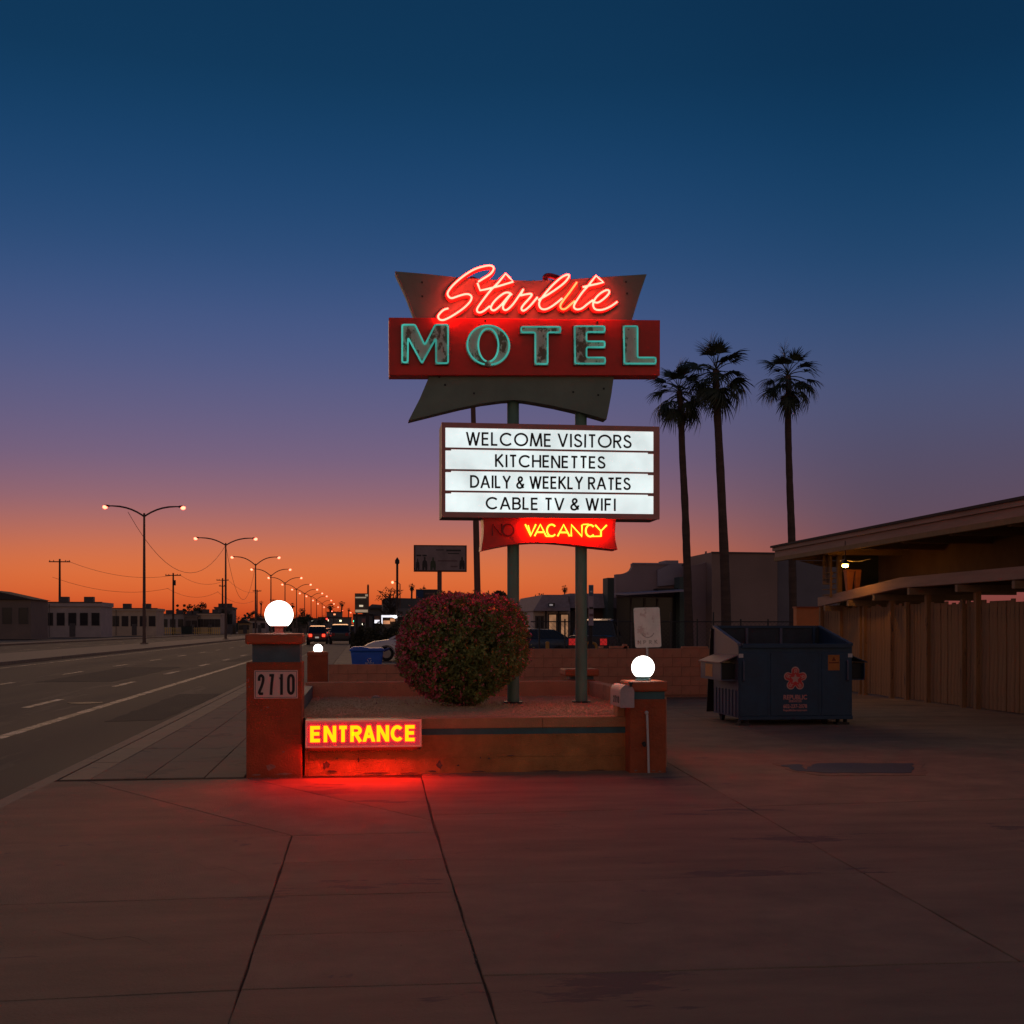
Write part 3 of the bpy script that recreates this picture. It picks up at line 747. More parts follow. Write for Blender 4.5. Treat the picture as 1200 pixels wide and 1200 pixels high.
# ================================================================== MOTEL SIGN
M_red = mat('red_enamel', (0.85, 0.03, 0.018), 0.42, 0.16, 2.5, 0.08, 30, col2=(0.30, 0.03, 0.02), thr=0.66, stain=3)
M_reddark = mat('red_sheet', (0.30, 0.015, 0.02), 0.5, 0.15, 4, 0.1, 30)
M_olive = mat('olive_sheet_metal', (0.19, 0.24, 0.18), 0.55, 0.16, 2.2, 0.1, 24, col2=(0.30, 0.22, 0.20), thr=0.70, stain=2.0)
M_edge = mat('lit_sheet_edge', (0.30, 0.22, 0.17), 0.5, 0.2, 9)
M_post = mat('green_post_paint', (0.13, 0.27, 0.20), 0.5, 0.2, 3.0, 0.15, 40, col2=(0.22, 0.17, 0.14), thr=0.66, stain=5, stretch=(1, 1, 0.5))
M_lface = mat('flaking_letter_face', (0.85, 0.66, 0.57), 0.7, 0.12, 8, 0.3, 60, col2=(0.26, 0.14, 0.10), thr=0.53, stain=6, stretch=(1, 1, 0.55))
M_lside = mat('letter_side', (0.05, 0.11, 0.10), 0.6, 0.2, 8)
M_neon = emis('pink_neon', (30.0, 0.78, 0.50), 1.0)
M_neon2 = emis('orange_neon', (14, 0.55, 0.12), 1.0)
M_tealneon = emis('dim_teal_neon', (0.05, 0.42, 0.35), 0.72, base=(0.1, 0.5, 0.45), var=0.45, vscale=2.2)
M_yellow = emis('yellow_neon', (60.0, 1.4, 0.03), 1.0)
M_dead = mat('unlit_neon', (0.40, 0.03, 0.02), 0.3, 0.2)
M_chan = mat('red_channel', (0.75, 0.10, 0.09), 0.4, 0.1, 6)
M_panel = emis('lit_white_panel', (0.74, 0.86, 0.86), 0.95, base=(0.75, 0.78, 0.78), var=0.16, vscale=2.6)
M_frame = mat('marquee_frame', (0.52, 0.22, 0.19), 0.45, 0.15, 5, 0.1, 40, metal=0.2)
M_cab = mat('cabinet_side', (0.09, 0.11, 0.09), 0.55, 0.2, 4, 0.1, 40)

sg = thing('motel_sign', 'tall roadside motel sign with pink neon script and lit white letter board on green posts', 'sign', (P(641, 822, 15.35).x, 15.35, 0.56))
xz = lambda px, py, Y: (P(px, py, Y).x, P(px, py, Y).z)
# posts
for pa, pb in (((601.5, 822), (601.2, 465)), ((681.2, 822), (680.6, 465))):
    A = P(pa[0], pa[1], 15.35); B = P(pb[0], pb[1], 15.35)
    b = MB(); b.cyl((A.x, 15.35, 0.5), (B.x, 15.35, P(600, 435, 15.35).z), 0.075, 20); ps = b.build('post', M_post, sg, smooth=True)
    b = MB(); b.cyl((A.x, 15.35, 0.555), (A.x, 15.35, 0.572), 0.12, 20); b.build('base_plate', M_darkmetal, ps)
# upper script panel
YU = 15.17
up = [(463.3, 317.9), (500, 321), (540, 325.5), (580, 328), (625, 329), (665, 327.5), (700, 325), (757.8, 321.3), (749, 347), (740.5, 375), (487, 375), (476, 345)]
b = MB(); b.prism([xz(x, y, YU) for x, y in up], YU, YU + 0.21); spn = b.build('script_panel', M_olive, sg)
b = MB(); b.tube([(*[xz(463.3, 318.2, YU)[0]], YU + .004, xz(463.3, 318.2, YU)[1]), (xz(476, 345, YU)[0], YU + .004, xz(476, 345, YU)[1]), (xz(487, 374, YU)[0], YU + .004, xz(487, 374, YU)[1])], 0.010, 6)
b.build('lit_edge', M_edge, spn)  # pale strip, the light on the panel's left return put into its colour
# motel panel
YM = 15.12
b = MB(); b.prism([xz(x, y, YM) for x, y in [(455.6, 372), (773.6, 375.1), (773.4, 439.9), (456, 439.6)]], YM, YM + 0.27); mp_ = b.build('name_panel', M_red, sg, bevel=0.006)
# lower panel
YL = 15.19
lo = [(503, 441), (719.4, 441), (716.5, 462), (713, 481), (710.8, 491.6), (692, 486.2), (673, 481), (650, 475.8), (629.6, 472), (615, 469.6), (603, 468.7), (590, 469.3), (565, 472.6), (540, 477.6), (515, 483.7), (478.8, 492.8), (492, 467)]
b = MB(); b.prism([xz(x, y, YL) for x, y in lo], YL, YL + 0.22); lpn = b.build('lower_panel', M_olive, sg)
for par, Y, pts in ((spn, YU, [(494.6, 331), (494.9, 347.3), (733.5, 330.5), (734.8, 344), (568, 367)]), (lpn, YL, [(521.5, 451), (555.5, 461), (671.7, 459.5), (707.5, 455.5), (701, 463), (514.8, 441.9)]), (mp_, YM, [(568.5, 376), (700, 378)])):
    for x, y in pts:
        c = P(x, y, Y); b = MB(); b.box(c.x - .011, c.x + .011, Y - .008, Y + .002, c.z - .011, c.z + .011); b.build('bolt', M_black, par)
# MOTEL letters
cA = lambda x, y: (455 + x / 7.06, 370 + y / 7.06)
cB = lambda x, y: (615 + x / 7.06, 370 + y / 7.06)
LET = {'M': [cA(*p) for p in [(105,78),(225,78),(300,235),(380,78),(500,78),(500,412),(385,412),(385,222),(285,405),(268,405),(168,218),(168,405),(105,405)]],
       'T': [cB(*p) for p in [(-45,95),(295,95),(295,158),(190,158),(190,418),(72,418),(72,158),(-45,158)]],
       'E': [cB(*p) for p in [(395,90),(660,90),(660,155),(510,155),(510,215),(660,215),(660,280),(510,280),(510,348),(663,348),(663,415),(400,415)]],
       'L': [cB(*p) for p in [(800,90),(930,90),(930,348),(1080,348),(1080,415),(805,415)]]}
def outline_tube(pts, Y, r, m, parent, name='neon_tube', closed=True):
    pts = list(pts)
    n = len(pts); rp = []
    for i in range(n):          # rounded corners
        a = Vector(pts[i-1]); p = Vector(pts[i]); c = Vector(pts[(i+1) % n])
        d1 = (a - p); d2 = (c - p); k = min(0.02, d1.length * .3, d2.length * .3)
        rp.append(tuple(p + d1.normalized() * k)); rp.append(tuple(p + (d1.normalized() + d2.normalized()) * k * 0.3)); rp.append(tuple(p + d2.normalized() * k))
    rp.append(rp[0]) 
    b = MB(); b.tube([(p[0], Y, p[1]) for p in rp], r, 8); return b.build(name, m, parent, smooth=True)
YF = YM - 0.055
for ch in 'MOTEL':
    if ch == 'O':
        b = MB(); n = 44; vs = []
        oc = xz(*cA(823, 254), YM); s_ = 1 / 7.06 * 15.12 / F_PX
        for k in range(n):
            a = 2 * pi * k / n
            for rx, rz, yy in ((186, 174, YF), (74, 126, YF), (186, 174, YM - .001), (74, 126, YM - .001)):
                vs.append((oc[0] + rx * s_ * cos(a), yy, oc[1] + rz * s_ * sin(a)))
        fs = []
        for k in range(n):
            A = k * 4; B = ((k + 1) % n) * 4
            fs += [(A, A+1, B+1, B), (A, B, B+2, A+2), (A+1, A+3, B+3, B+1)]
        b.add(vs, fs); lo_ = b.build('letter', [M_lface], sg)
        for rx, rz in ((174, 163), (84, 137)):
            t_ = MB(); t_.tube([(oc[0] + rx*s_*cos(radians(a)), YF - .022, oc[1] + rz*s_*sin(radians(a))) for a in range(-82, 262, 6)], 0.0105, 8)
            t_.build('neon_tube', M_tealneon, lo_, smooth=True)
    else:
        pp = [xz(x, y, YM) for x, y in LET[ch]]
        b = MB(); b.prism(pp, YF, YM - 0.001); b.mi = [0 if i % (len(pp) + 2) == 0 else 1 for i in range(len(b.f))]
        lo_ = b.build('letter', [M_lface, M_lside], sg)
        outline_tube(inset(pp, 0.013), YF - 0.022, 0.0105, M_tealneon, lo_)
# script
SA = lambda x, y: (505 + x / 10.0, 300 + y / 10.0)
SB = lambda x, y: (610 + x / 9.6, 305 + y / 9.6)
scr_S = smooth_path([SA(*p) for p in [(205,612),(150,630),(97,680),(85,715),(108,745),(160,745),(250,700),(370,620),(450,545),(477,490),(460,455),(410,445),(330,465),(250,492),(215,480),(195,440),(222,385),(290,310),(400,220),(520,150),(640,115),(705,112),(735,135),(728,170),(690,215),(620,260),(555,300)]], 5)
scr_t1 = [SA(*p) for p in [(545,315),(560,355),(577,402),(640,390),(700,375),(800,350),(965,300),(920,250),(875,205),(835,255),(790,310),(740,360)]] + smooth_path([SA(*p) for p in [(740,360),(680,425),(600,530),(545,610),(545,650),(580,660),(630,635),(690,585)]], 5)
scr_a = smooth_path([SA(*p) for p in [(950,455),(920,430),(870,430),(800,475),(735,540),(703,600),(718,632),(755,630),(820,575),(885,500),(940,440),(890,510),(850,575),(848,615),(870,632),(905,620),(965,560),(1035,460),(1085,385)]], 5)
scr_r = smooth_path([SA(*p) for p in [(1085,385),(1062,430),(1050,460),(1100,450),(1165,440),(1183,455),(1150,500),(1090,565),(1062,610),(1075,638),(1110,628),(1170,575),(1250,480)]], 5)
scr_l = smooth_path([SB(*p) for p in [(200,445),(300,390),(400,325),(490,255),(540,195),(545,165),(520,162),(455,195),(360,280),(275,375),(222,450),(210,500),(232,542),(280,550),(340,525),(410,475),(470,425)]], 5)
scr_i = smooth_path([SB(*p) for p in [(635,245),(560,350),(490,440),(450,505),(462,545),(505,545),(560,500),(610,455)]], 5)
scr_t2 = [SB(*p) for p in [(700,300),(780,282),(860,265),(935,247),(890,208),(850,172),(800,235),(750,300)]] + smooth_path([SB(*p) for p in [(750,300),(700,355),(650,425),(610,490),(603,530),(635,552),(690,540),(755,490),(815,445)]], 5)
scr_e = smooth_path([SB(*p) for p in [(812,462),(870,475),(940,430),(993,375),(997,342),(965,335),(900,370),(845,425),(818,485),(828,535),(865,557),(930,553),(1010,520),(1090,465)]], 5)
cxp = P(610, 340, YU).x
for nm, pth in (('S', scr_S), ('t', scr_t1), ('a', scr_a), ('r', scr_r), ('l', scr_l), ('i', scr_i), ('t', scr_t2), ('e', scr_e)):
    p3 = [(xz(x, y, YU - 0.10)) for x, y in pth]
    b = MB(); b.tube([(x - .004, YU - 0.035, z - .004) for x, z in p3], 0.032, 8, ell=1.0); ch_ = b.build('script_letter', M_chan, sg, smooth=True)
    b = MB(); b.tube([(x, YU - 0.095, z) for x, z in p3], 0.0115, 8); b.build('neon_tube', M_neon2 if nm == 'i' else M_neon, ch_, smooth=True)
    # the same script on the far side, mirrored
    b = MB(); b.tube([(2 * cxp - x, YU + 0.21 + 0.04, z) for x, z in p3], 0.034, 8); bk_ = b.build('script_letter', M_reddark, sg, smooth=True)
    b = MB(); b.tube([(2 * cxp - x, YU + 0.21 + 0.10, z) for x, z in p3], 0.0115, 6); b.build('neon_tube', M_neon2 if nm == 'i' else M_neon, bk_, smooth=True)
# marquee
YC = 15.03; D = 0.52
x0, x1 = X_(517.5, YC), X_(773, YC); zt, zb = P(643, 497.3, YC).z, P(643, 607.2, YC).z
ix0, ix1 = X_(522, YC), X_(766, YC); izt, izb = P(643, 503.3, YC).z, P(643, 601, YC).z
b = MB(); b.box(x0 + .004, x1 - .004, YC + 0.03, YC + D, zb + .004, zt - .004); mq = b.build('marquee_cabinet', M_cab, sg)
b = MB(); b.box(x0, x1, YC, YC + .05, izt, zt); b.box(x0, x1, YC, YC + .05, zb, izb); b.box(x0, ix0, YC, YC + .05, izb, izt); b.box(ix1, x1, YC, YC + .05, izb, izt)
b.build('frame', M_frame, mq)
rails = [P(643, y, YC).z for y in (527.3, 552.4, 577.2)]
for z in rails:
    b = MB(); b.box(ix0, ix1, YC + .002, YC + .028, z - .011, z + .011)
    for xe in (ix0, ix1 - .07): b.box(xe, xe + .07, YC + .003, YC + .027, z - .026, z - .0112)
    b.build('letter_rail', M_frame, mq)
edges = [izt] + rails + [izb]
rows = [('WELCOME VISITORS', 546, 740.5, 507.6, 523.4), ('KITCHENETTES', 580.3, 709.8, 533.3, 548.1), ('DAILY & WEEKLY RATES', 551, 739.5, 558, 572.9), ('CABLE TV & WIFI', 569.3, 722.5, 583, 597.8)]
M_let = mat('black_letter_film', (0.025, 0.022, 0.025), 0.4, 0.1)
for k, (txt, pa, pb, ya, yb) in enumerate(rows):
    pnl = MB(); pnl.box(ix0, ix1, YC + .022, YC + .0285, edges[k+1] + (.011 if k < 3 else 0), edges[k] - (.011 if k else 0)); pn = pnl.build('lit_panel', M_panel, sg)
    z0 = P(643, yb, YC).z; h = P(643, ya, YC).z - z0; sw = 0.0240
    xa, xb = X_(pa, YC) + sw / 2, X_(pb, YC) - sw / 2
    nat = sum(.66 if c == ' ' else GLY[c][1] for c in txt); ng = sum(1 for i in range(len(txt) - 1) if txt[i] != ' ' and txt[i+1] != ' ')
    gap = 0.28; tot = (nat + ng * gap) * h; fx = (xb - xa) / tot; x = xa
    for i, c in enumerate(txt):
        if c == ' ': x += .66 * h * fx; continue
        b = MB(); glyph(b, c, x, z0 + random.uniform(-.0025, .0025), h, sw, YC + .018, YC + .0215, fx)
        ra = random.gauss(0, .010); b.v = [(x + (v[0] - x) * cos(ra) - (v[2] - z0) * sin(ra), v[1], z0 + (v[0] - x) * sin(ra) + (v[2] - z0) * cos(ra)) for v in b.v]; b.build('letter', M_let, pn)
        x += GLY[c][1] * h * fx
        if i < len(txt) - 1 and txt[i+1] != ' ': x += gap * h * fx
# vacancy panel
YV = 15.12
vp = [(566, 606.3), (567, 616), (566.6, 627), (564, 645), (580, 641.5), (595.5, 638.6), (612, 636.4), (627, 635.4), (644, 635.6), (660, 636.9), (675, 638.6), (690, 640.7), (723.7, 644.2), (721.3, 634), (720.6, 625), (721.8, 606.5)]
b = MB(); b.prism([xz(x, y, YV) for x, y in vp], YV, YV + 0.34); vpn = b.build('vacancy_panel', M_red, sg)
def neon_word(chars, m, r, Y, ends=None):
    for ch, xa, xb in chars:
        zt_, zb_ = P(640, 614.6, Y).z, P(640, 628.3, Y).z
        st, w = GLY[ch]; X0, X1 = X_(xa, Y), X_(xb, Y)
        b = MB()
        for s_ in st: b.tube([(X0 + (X1 - X0) * p[0] / max(w, .01), Y, zb_ + (zt_ - zb_) * p[1]) for p in s_], r, 6)
        b.build('neon_letter', m, vpn, smooth=True)
neon_word([('V', 615.5, 628), ('A', 626.5, 640), ('C', 641, 651), ('A', 653.5, 667.5), ('N', 669.5, 682), ('C', 686.5, 696), ('Y', 697.5, 711)], M_yellow, 0.0110, YV - 0.035)
b = MB()
for xs in ([(619, 615.5), (622, 627.5)], [(640, 628.5), (647, 628.6)], [(683, 614.6), (690, 614.4)], [(693, 628.6), (704, 628.4)]):
    b.tube([(P(x, y, YV - .03).x, YV - 0.03, P(x, y, YV - .03).z) for x, y in xs], 0.008, 6)
b.build('link_tube', M_yellow, vpn, smooth=True)
neon_word([('N', 577, 588), ('O', 589, 602)], M_dead, 0.012, YV - 0.035)

# ENTRANCE box sign on the planter wall
YE = 12.47
es = thing('entrance_sign', 'lit red box sign reading ENTRANCE in yellow letters on the planter wall', 'sign', (X_(426, YE), 12.6, 0.27))
x0, x1 = X_(358, YE), X_(494, YE); z1 = P(426, 843.8, YE).z; z0 = P(426, 875.8, YE).z
M_face = emis('lit_red_face', (0.36, 0.02, 0.028), 1.0, base=(0.08, 0.01, 0.01), var=0.12, vscale=3)
M_rim = emis('lit_pink_rim', (0.45, 0.07, 0.05), 0.6, base=(0.6, 0.25, 0.2))
M_lyel = emis('lit_yellow_letter', (85.0, 0.74, 0.0), 1.0, base=(0.8, 0.6, 0.05))
b = MB(); b.box(x0, x1, YE + .01, YW - .005, z0 + .012, z1); b.build('box', mat('red_box', (0.35, 0.06, 0.05), 0.5), es)
b = MB(); t = 0.018
b.box(x0, x1, YE - .006, YE + .009, z1 - t, z1 + .001); b.box(x0, x1, YE - .006, YE + .009, z0, z0 + t); b.box(x0, x0 + t, YE - .006, YE + .009, z0 + t, z1 - t); b.box(x1 - t, x1, YE - .006, YE + .009, z0 + t, z1 - t)
b.build('rim', M_rim, es)
b = MB(); b.box(x0 + t, x1 - t, YE, YE + .009, z0 + t, z1 - t); b.build('face', M_face, es)
zl0, zl1 = P(426, 869.2, YE).z, P(426, 850.2, YE).z; hl = zl1 - zl0
spans = [('E', 363.5, 377), ('N', 379.3, 394), ('T', 395.5, 408.5), ('R', 410.5, 424.5), ('A', 424.8, 439.8), ('N', 441.5, 456), ('C', 457.8, 472.5), ('E', 474.7, 487.8)]
for ch, pa, pb in spans:
    w = X_(pb, YE) - X_(pa, YE); sw = 0.0345; gw = GLY[ch][1]
    if ch == 'A': gw = .8
    b = MB(); glyph(b, ch, X_(pa, YE) + sw * .5, zl0, hl, sw, YE - .006, YE - .0005, (w - sw) / (gw * hl)); b.build('letter', M_lyel, es)
# lamp in the underside of the box
b = MB(); b.box(x0 + .01, x1 - .01, YE + .085, YE + .09, z0 - .034, z0 + .011); b.build('added_lamp_shield', mat('matt_black_shield', (0.012, 0.008, 0.008), 0.95), es)  # black strip added to keep the tube's light off the wall
b = MB(); b.box(x0 + .03, x1 - .03, YE + .02, YE + .06, z0 + .002, z0 + .0115); b.build('under_tube', emis('red_under_tube', (45.0, 0.7, 0.1), 1.0), es)
# ================================================================== PLANTS
M_leaf = mat('bush_leaf', (0.20, 0.215, 0.05), 0.55, 0.5, 5.0, 0.0, col2=(0.24, 0.15, 0.035), thr=0.62, stain=9)
M_bract = mat('magenta_bract', (0.68, 0.12, 0.16), 0.6, 0.35, 7.0, 0.0, col2=(0.62, 0.20, 0.15), thr=0.6, stain=12)
M_twig = mat('twig', (0.11, 0.075, 0.05), 0.9, 0.3, 20)
def blob_r(th, ph):
    """squarish ball: radius factor by direction"""
    x, y, z = cos(ph) * cos(th), cos(ph) * sin(th), sin(ph)
    p = 3.0; return 1.0 / (abs(x)**p + abs(y)**p + abs(z)**p) ** (1 / p) * (1 + 0.04 * sin(3*th + 2*ph) + 0.035 * sin(7*th + 1.3) * cos(5*ph) + 0.022 * sin(13*th + 4*ph) * sin(11*ph + 1))
YBU = 14.75
bc = P(543.5, 761, YBU); BRX = (X_(617, YBU) - X_(469, YBU)) / 2 * 0.97; BRZ = (P(543, 697, YBU).z - P(543, 822, YBU).z) / 2 * 0.955
bush = thing('flowering_bush', 'round clipped bush with magenta flowers on the planter gravel by the left sign post', 'bush', (bc.x, YBU, ZT))
def leafcard(b, c, s, up=0.3, asp=0.55):
    d = Vector((random.gauss(0, 1), random.gauss(0, 1), random.gauss(up, 1))).normalized(); a = d.orthogonal().normalized()
    a = (a * cos(t_ := random.random() * 6.28) + d.cross(a) * sin(t_)); e = d.cross(a) * s * asp; a = a * s
    b.add([c - a, c + e * 1.0 - d * s * .12, c + a, c - e * 1.0 - d * s * .12], [(0, 1, 2), (0, 2, 3)])
def bushpt(depth):
    th = random.random() * 2 * pi; ph = math.asin(random.uniform(-1, 1))
    k = blob_r(th, ph) * depth
    # narrower towards the foot
    z = sin(ph) * k; t = 1.0 - (0.50 + (0.35 if cos(th) > 0 else -0.05) * abs(cos(th))) * max(0, -z - 0.30) ** 1.15
    return Vector((bc.x + BRX * k * cos(ph) * cos(th) * t, YBU + BRX * k * cos(ph) * sin(th) * t, bc.z + BRZ * z)), th, ph
lb = MB(); fb = MB()
nz = lambda v: 0.5 + 0.5 * sin(v.x * 9.1 + 2.0 * sin(v.z * 7)) * cos(v.z * 8.3 + 1.7 * sin(v.x * 6 + v.y * 5))
for k in range(20000):
    p, th, ph = bushpt(random.choice((1, 1, .97, .93, .86, .76)) * random.uniform(.94, 1.05) * (1 + .035 * sin(random.random())))
    if nz(p) < 0.22 and random.random() < .75: continue
    leafcard(lb, p, random.uniform(.015, .032))
for k in range(15000):
    p, th, ph = bushpt(random.uniform(.97, 1.05))
    left = (bc.x - p.x) / BRX; top = (p.z - bc.z) / BRZ
    w = 0.01 + 0.62 * max(0, left) ** 1.6 + 0.66 * max(0, top) ** 2.8
    if nz(p * 1.4 + Vector((3, 1, 2))) * 1.25 * w < random.random() * 0.78: continue
    for j in range(3):
        leafcard(fb, p + Vector((random.gauss(0, .012), random.gauss(0, .012), random.gauss(0, .012))), random.uniform(.012, .023), 0.6, 0.8)
for k in range(420):   # shoots breaking the outline
    p, th, ph = bushpt(1.0)
    d = (p - Vector((bc.x, YBU, bc.z - .1))).normalized(); L_ = random.uniform(.02, .10)
    for j in range(6): leafcard(fb if random.random() < .35 else lb, p + d * L_ * j / 5 + Vector((random.gauss(0, .008), 0, random.gauss(0, .008))), .016)
for k in range(9000):
    p, th, ph = bushpt(random.uniform(.35, .74)); leafcard(lb, p, random.uniform(.03, .045))
pe_ = MB()
for k in range(260):
    a = random.random() * 6.28; r_ = abs(random.gauss(0, .42)) + .1; leafcard(pe_, Vector((bc.x + r_ * cos(a), YBU + r_ * sin(a), ZT + .012)), random.uniform(.008, .014), 3.0, .8)
o = pe_.build('fallen_petals', M_bract, kind='stuff'); tag(o, 'scattered pink petals fallen on the gravel under the bush', 'petals')
lb.build('foliage', M_leaf, bush, kind='stuff'); fb.build('flowers', M_bract, bush, kind='stuff')
st = MB()
for k in range(26):
    a = random.random() * 6.28; r0 = random.uniform(.0, .07); r1 = random.uniform(.2, .62)
    base = Vector((bc.x + r0 * cos(a), YBU + r0 * sin(a), ZT - .01))
    p1 = base + Vector((cos(a) * r1 * .35, sin(a) * r1 * .35, .16)); p2 = Vector((bc.x + r1 * cos(a), YBU + r1 * sin(a), bc.z + random.uniform(-.3, .4)))
    st.tube([base, p1, (p1 + p2) / 2 + Vector((0, 0, .05)), p2], [.016, .013, .009, .004], 6)
st.build('stems', M_twig, bush, smooth=True)

# ---- palms
M_trunk = mat('palm_trunk', (0.10, 0.062, 0.045), 0.95, 0.3, 1.2, 0.7, 14, stretch=(1, 1, 5))
M_frond = mat('palm_frond', (0.035, 0.05, 0.025), 0.6, 0.35, 2)
M_dead_frond = mat('dead_frond', (0.13, 0.085, 0.05), 0.9, 0.3, 2)
def frond_mesh(name, m, L_, fan, droop, seed):
    r = random.Random(seed); b = MB()
    pet = [Vector((L_ * t, 0, 0.12 * L_ * sin(t * 2.2) - droop * L_ * .35 * t * t)) for t in (0, .35, .7, 1)]
    b.tube(pet, [.022, .018, .015, .012], 4)
    o = pet[-1]; n = 20
    for i in range(n):
        a = radians(-72 + 144 * i / (n - 1)) + r.uniform(-.04, .04); l = fan * (1 - .42 * abs(i - n/2) / (n/2)) * r.uniform(.82, 1.12)
        d = Vector((cos(a), sin(a), 0)); s = Vector((-sin(a), cos(a), 0)); w = fan * .030
        dr = droop * r.uniform(.7, 1.3)
        pts = [o + d * l * t + Vector((0, 0, -dr * l * (t ** 2.2) * .75 + .05 * fan * sin(t * 3))) - Vector((dr*.35*l*max(0,t-.6), 0, 0)) for t in (0, .3, .6, .85, 1)]
        ws = [w * .5, w, w * .9, w * .5, 0.002]
        vs = []
        for p, ww in zip(pts, ws): vs += [p + s * ww, p - s * ww + Vector((0, 0, ww * .5))]
        b.add(vs, [(2*k, 2*k+1, 2*k+3, 2*k+2) for k in range(4)])
    me = bpy.data.meshes.new(name); me.from_pydata([tuple(v) for v in b.v], [], b.f); me.materials.append(m); return me
FR = [frond_mesh('frond', M_frond, .64, .76, d, i) for i, d in enumerate((.25, .4, .6, .9, 1.2, .5))]
FD = [frond_mesh('dead_frond', M_dead_frond, .5, .6, 1.8, 20 + i) for i in range(2)]
def palm(pts_px, rb, rt, Y, label, nf=46, size=1.0, dead=7, seed=0, group='tall fan palms in front of the store', fr=None, name='fan_palm'):
    r = random.Random(seed)
    P3 = [P(x, y, Y) for x, y in pts_px]; P3[0].z = -0.1
    t = thing(name, label, 'palm tree', (P3[0].x, Y, 0), group)
    pts = smooth_path([tuple(p) for p in P3], 10); n = len(pts)
    rs = [rb + (rt - rb) * min(1, (i / (n - 1)) ** .6) * 1.0 + r.uniform(-.008, .008) for i in range(n)]
    rs[0] = rb * 1.35; rs[1] = rb * 1.15
    b = MB(); b.tube(pts, rs, 12); b.build('trunk', M_trunk, t, smooth=True)
    top = P3[-1]
    for i in range(nf):
        f = i / nf; el = radians(84 - 128 * f ** .56 + r.uniform(-16, 16)); az = i * 2.39996 + r.uniform(-.25, .25)
        idx = min(4, int(f * 5)); s_ = size * r.uniform(.85, 1.12) * (0.82 if f < .2 else 1)
        o = bpy.data.objects.new('frond', (fr or FR)[idx if r.random() < .8 else 5]); COL.objects.link(o); o.parent = t
        o.rotation_mode = 'XYZ'; o.rotation_euler = (r.uniform(-.5, .5), -el, az); o.scale = (s_,) * 3
        o.location = top + Vector((0, 0, .10 - .34 * f * size)) - wloc(t)
    for i in range(dead):
        o = bpy.data.objects.new('dead_frond', FD[i % 2]); COL.objects.link(o); o.parent = t
        o.rotation_euler = (r.uniform(-.4, .4), radians(72 + r.uniform(-12, 10)), i * 2.4 + r.random()); o.scale = (size * .62,) * 3
        o.location = top + Vector((0, 0, -.35 * size)) - wloc(t)
    return t
palm([(808.5, 757), (806, 690), (803, 600), (799.5, 530), (798, 482), (796, 458)], .20, .115, 48, 'shortest of the three palms, nearest the lit letter board, trunk leaning left', 34, 1.10, 4, 1)
palm([(852, 745), (850, 690), (846.5, 600), (842, 510), (839.5, 462), (839, 434)], .23, .13, 47, 'tallest middle palm with a dead frond hanging at its crown', 38, 1.20, 7, 2)
palm([(930.5, 745), (928, 640), (925.5, 570), (923.5, 500), (924, 460), (923.5, 440)], .19, .115, 50, 'right-hand palm standing apart behind the motel roof', 33, 1.18, 5, 3)
# smaller far palms
FS = [frond_mesh('frond', M_frond, .5, .9, d, 50 + i) for i, d in enumerate((.4, .8, 1.2, 1.4, 1.7, .7))]
def far_palm(px, ytop, Y, label, r=.2, size=1.4, nf=18, seed=0):
    palm([(px, 742), (px - .3, (742 + ytop) / 2), (px + .2, ytop)], r, r * .7, Y, label, nf, size, 0, seed, 'far small palms on the horizon', FS)
far_palm(387, 710, 600, 'distant wide palm beside the lamp row', .5, 1.5, 22, 11)
far_palm(400.5, 707, 500, 'slim distant palm between the lamp row and the tall road sign', .4, 1.1, 18, 12)
far_palm(408.5, 714, 700, 'tiny palm just left of the traffic light', .4, .9, 14, 13)
far_palm(482.5, 687, 300, 'slim palm above the dark building left of the billboard post', .3, .75, 20, 14)
far_palm(661.5, 689, 360, 'lone small palm above the little mansard building', .25, .9, 20, 15)
far_palm(306, 706, 560, 'small palm on the horizon left of the pillar globe', .35, .9, 16, 16)
far_palm(342.5, 709, 560, 'small palm on the horizon right of the pillar globe', .35, 1.0, 16, 17)
far_palm(496, 693, 190, 'low palm behind the dark board under the billboard', .2, 0.9, 16, 18)
far_palm(558.5, 692, 160, 'small ragged palm beside the leaning wooden pole', .18, 0.6, 16, 19)

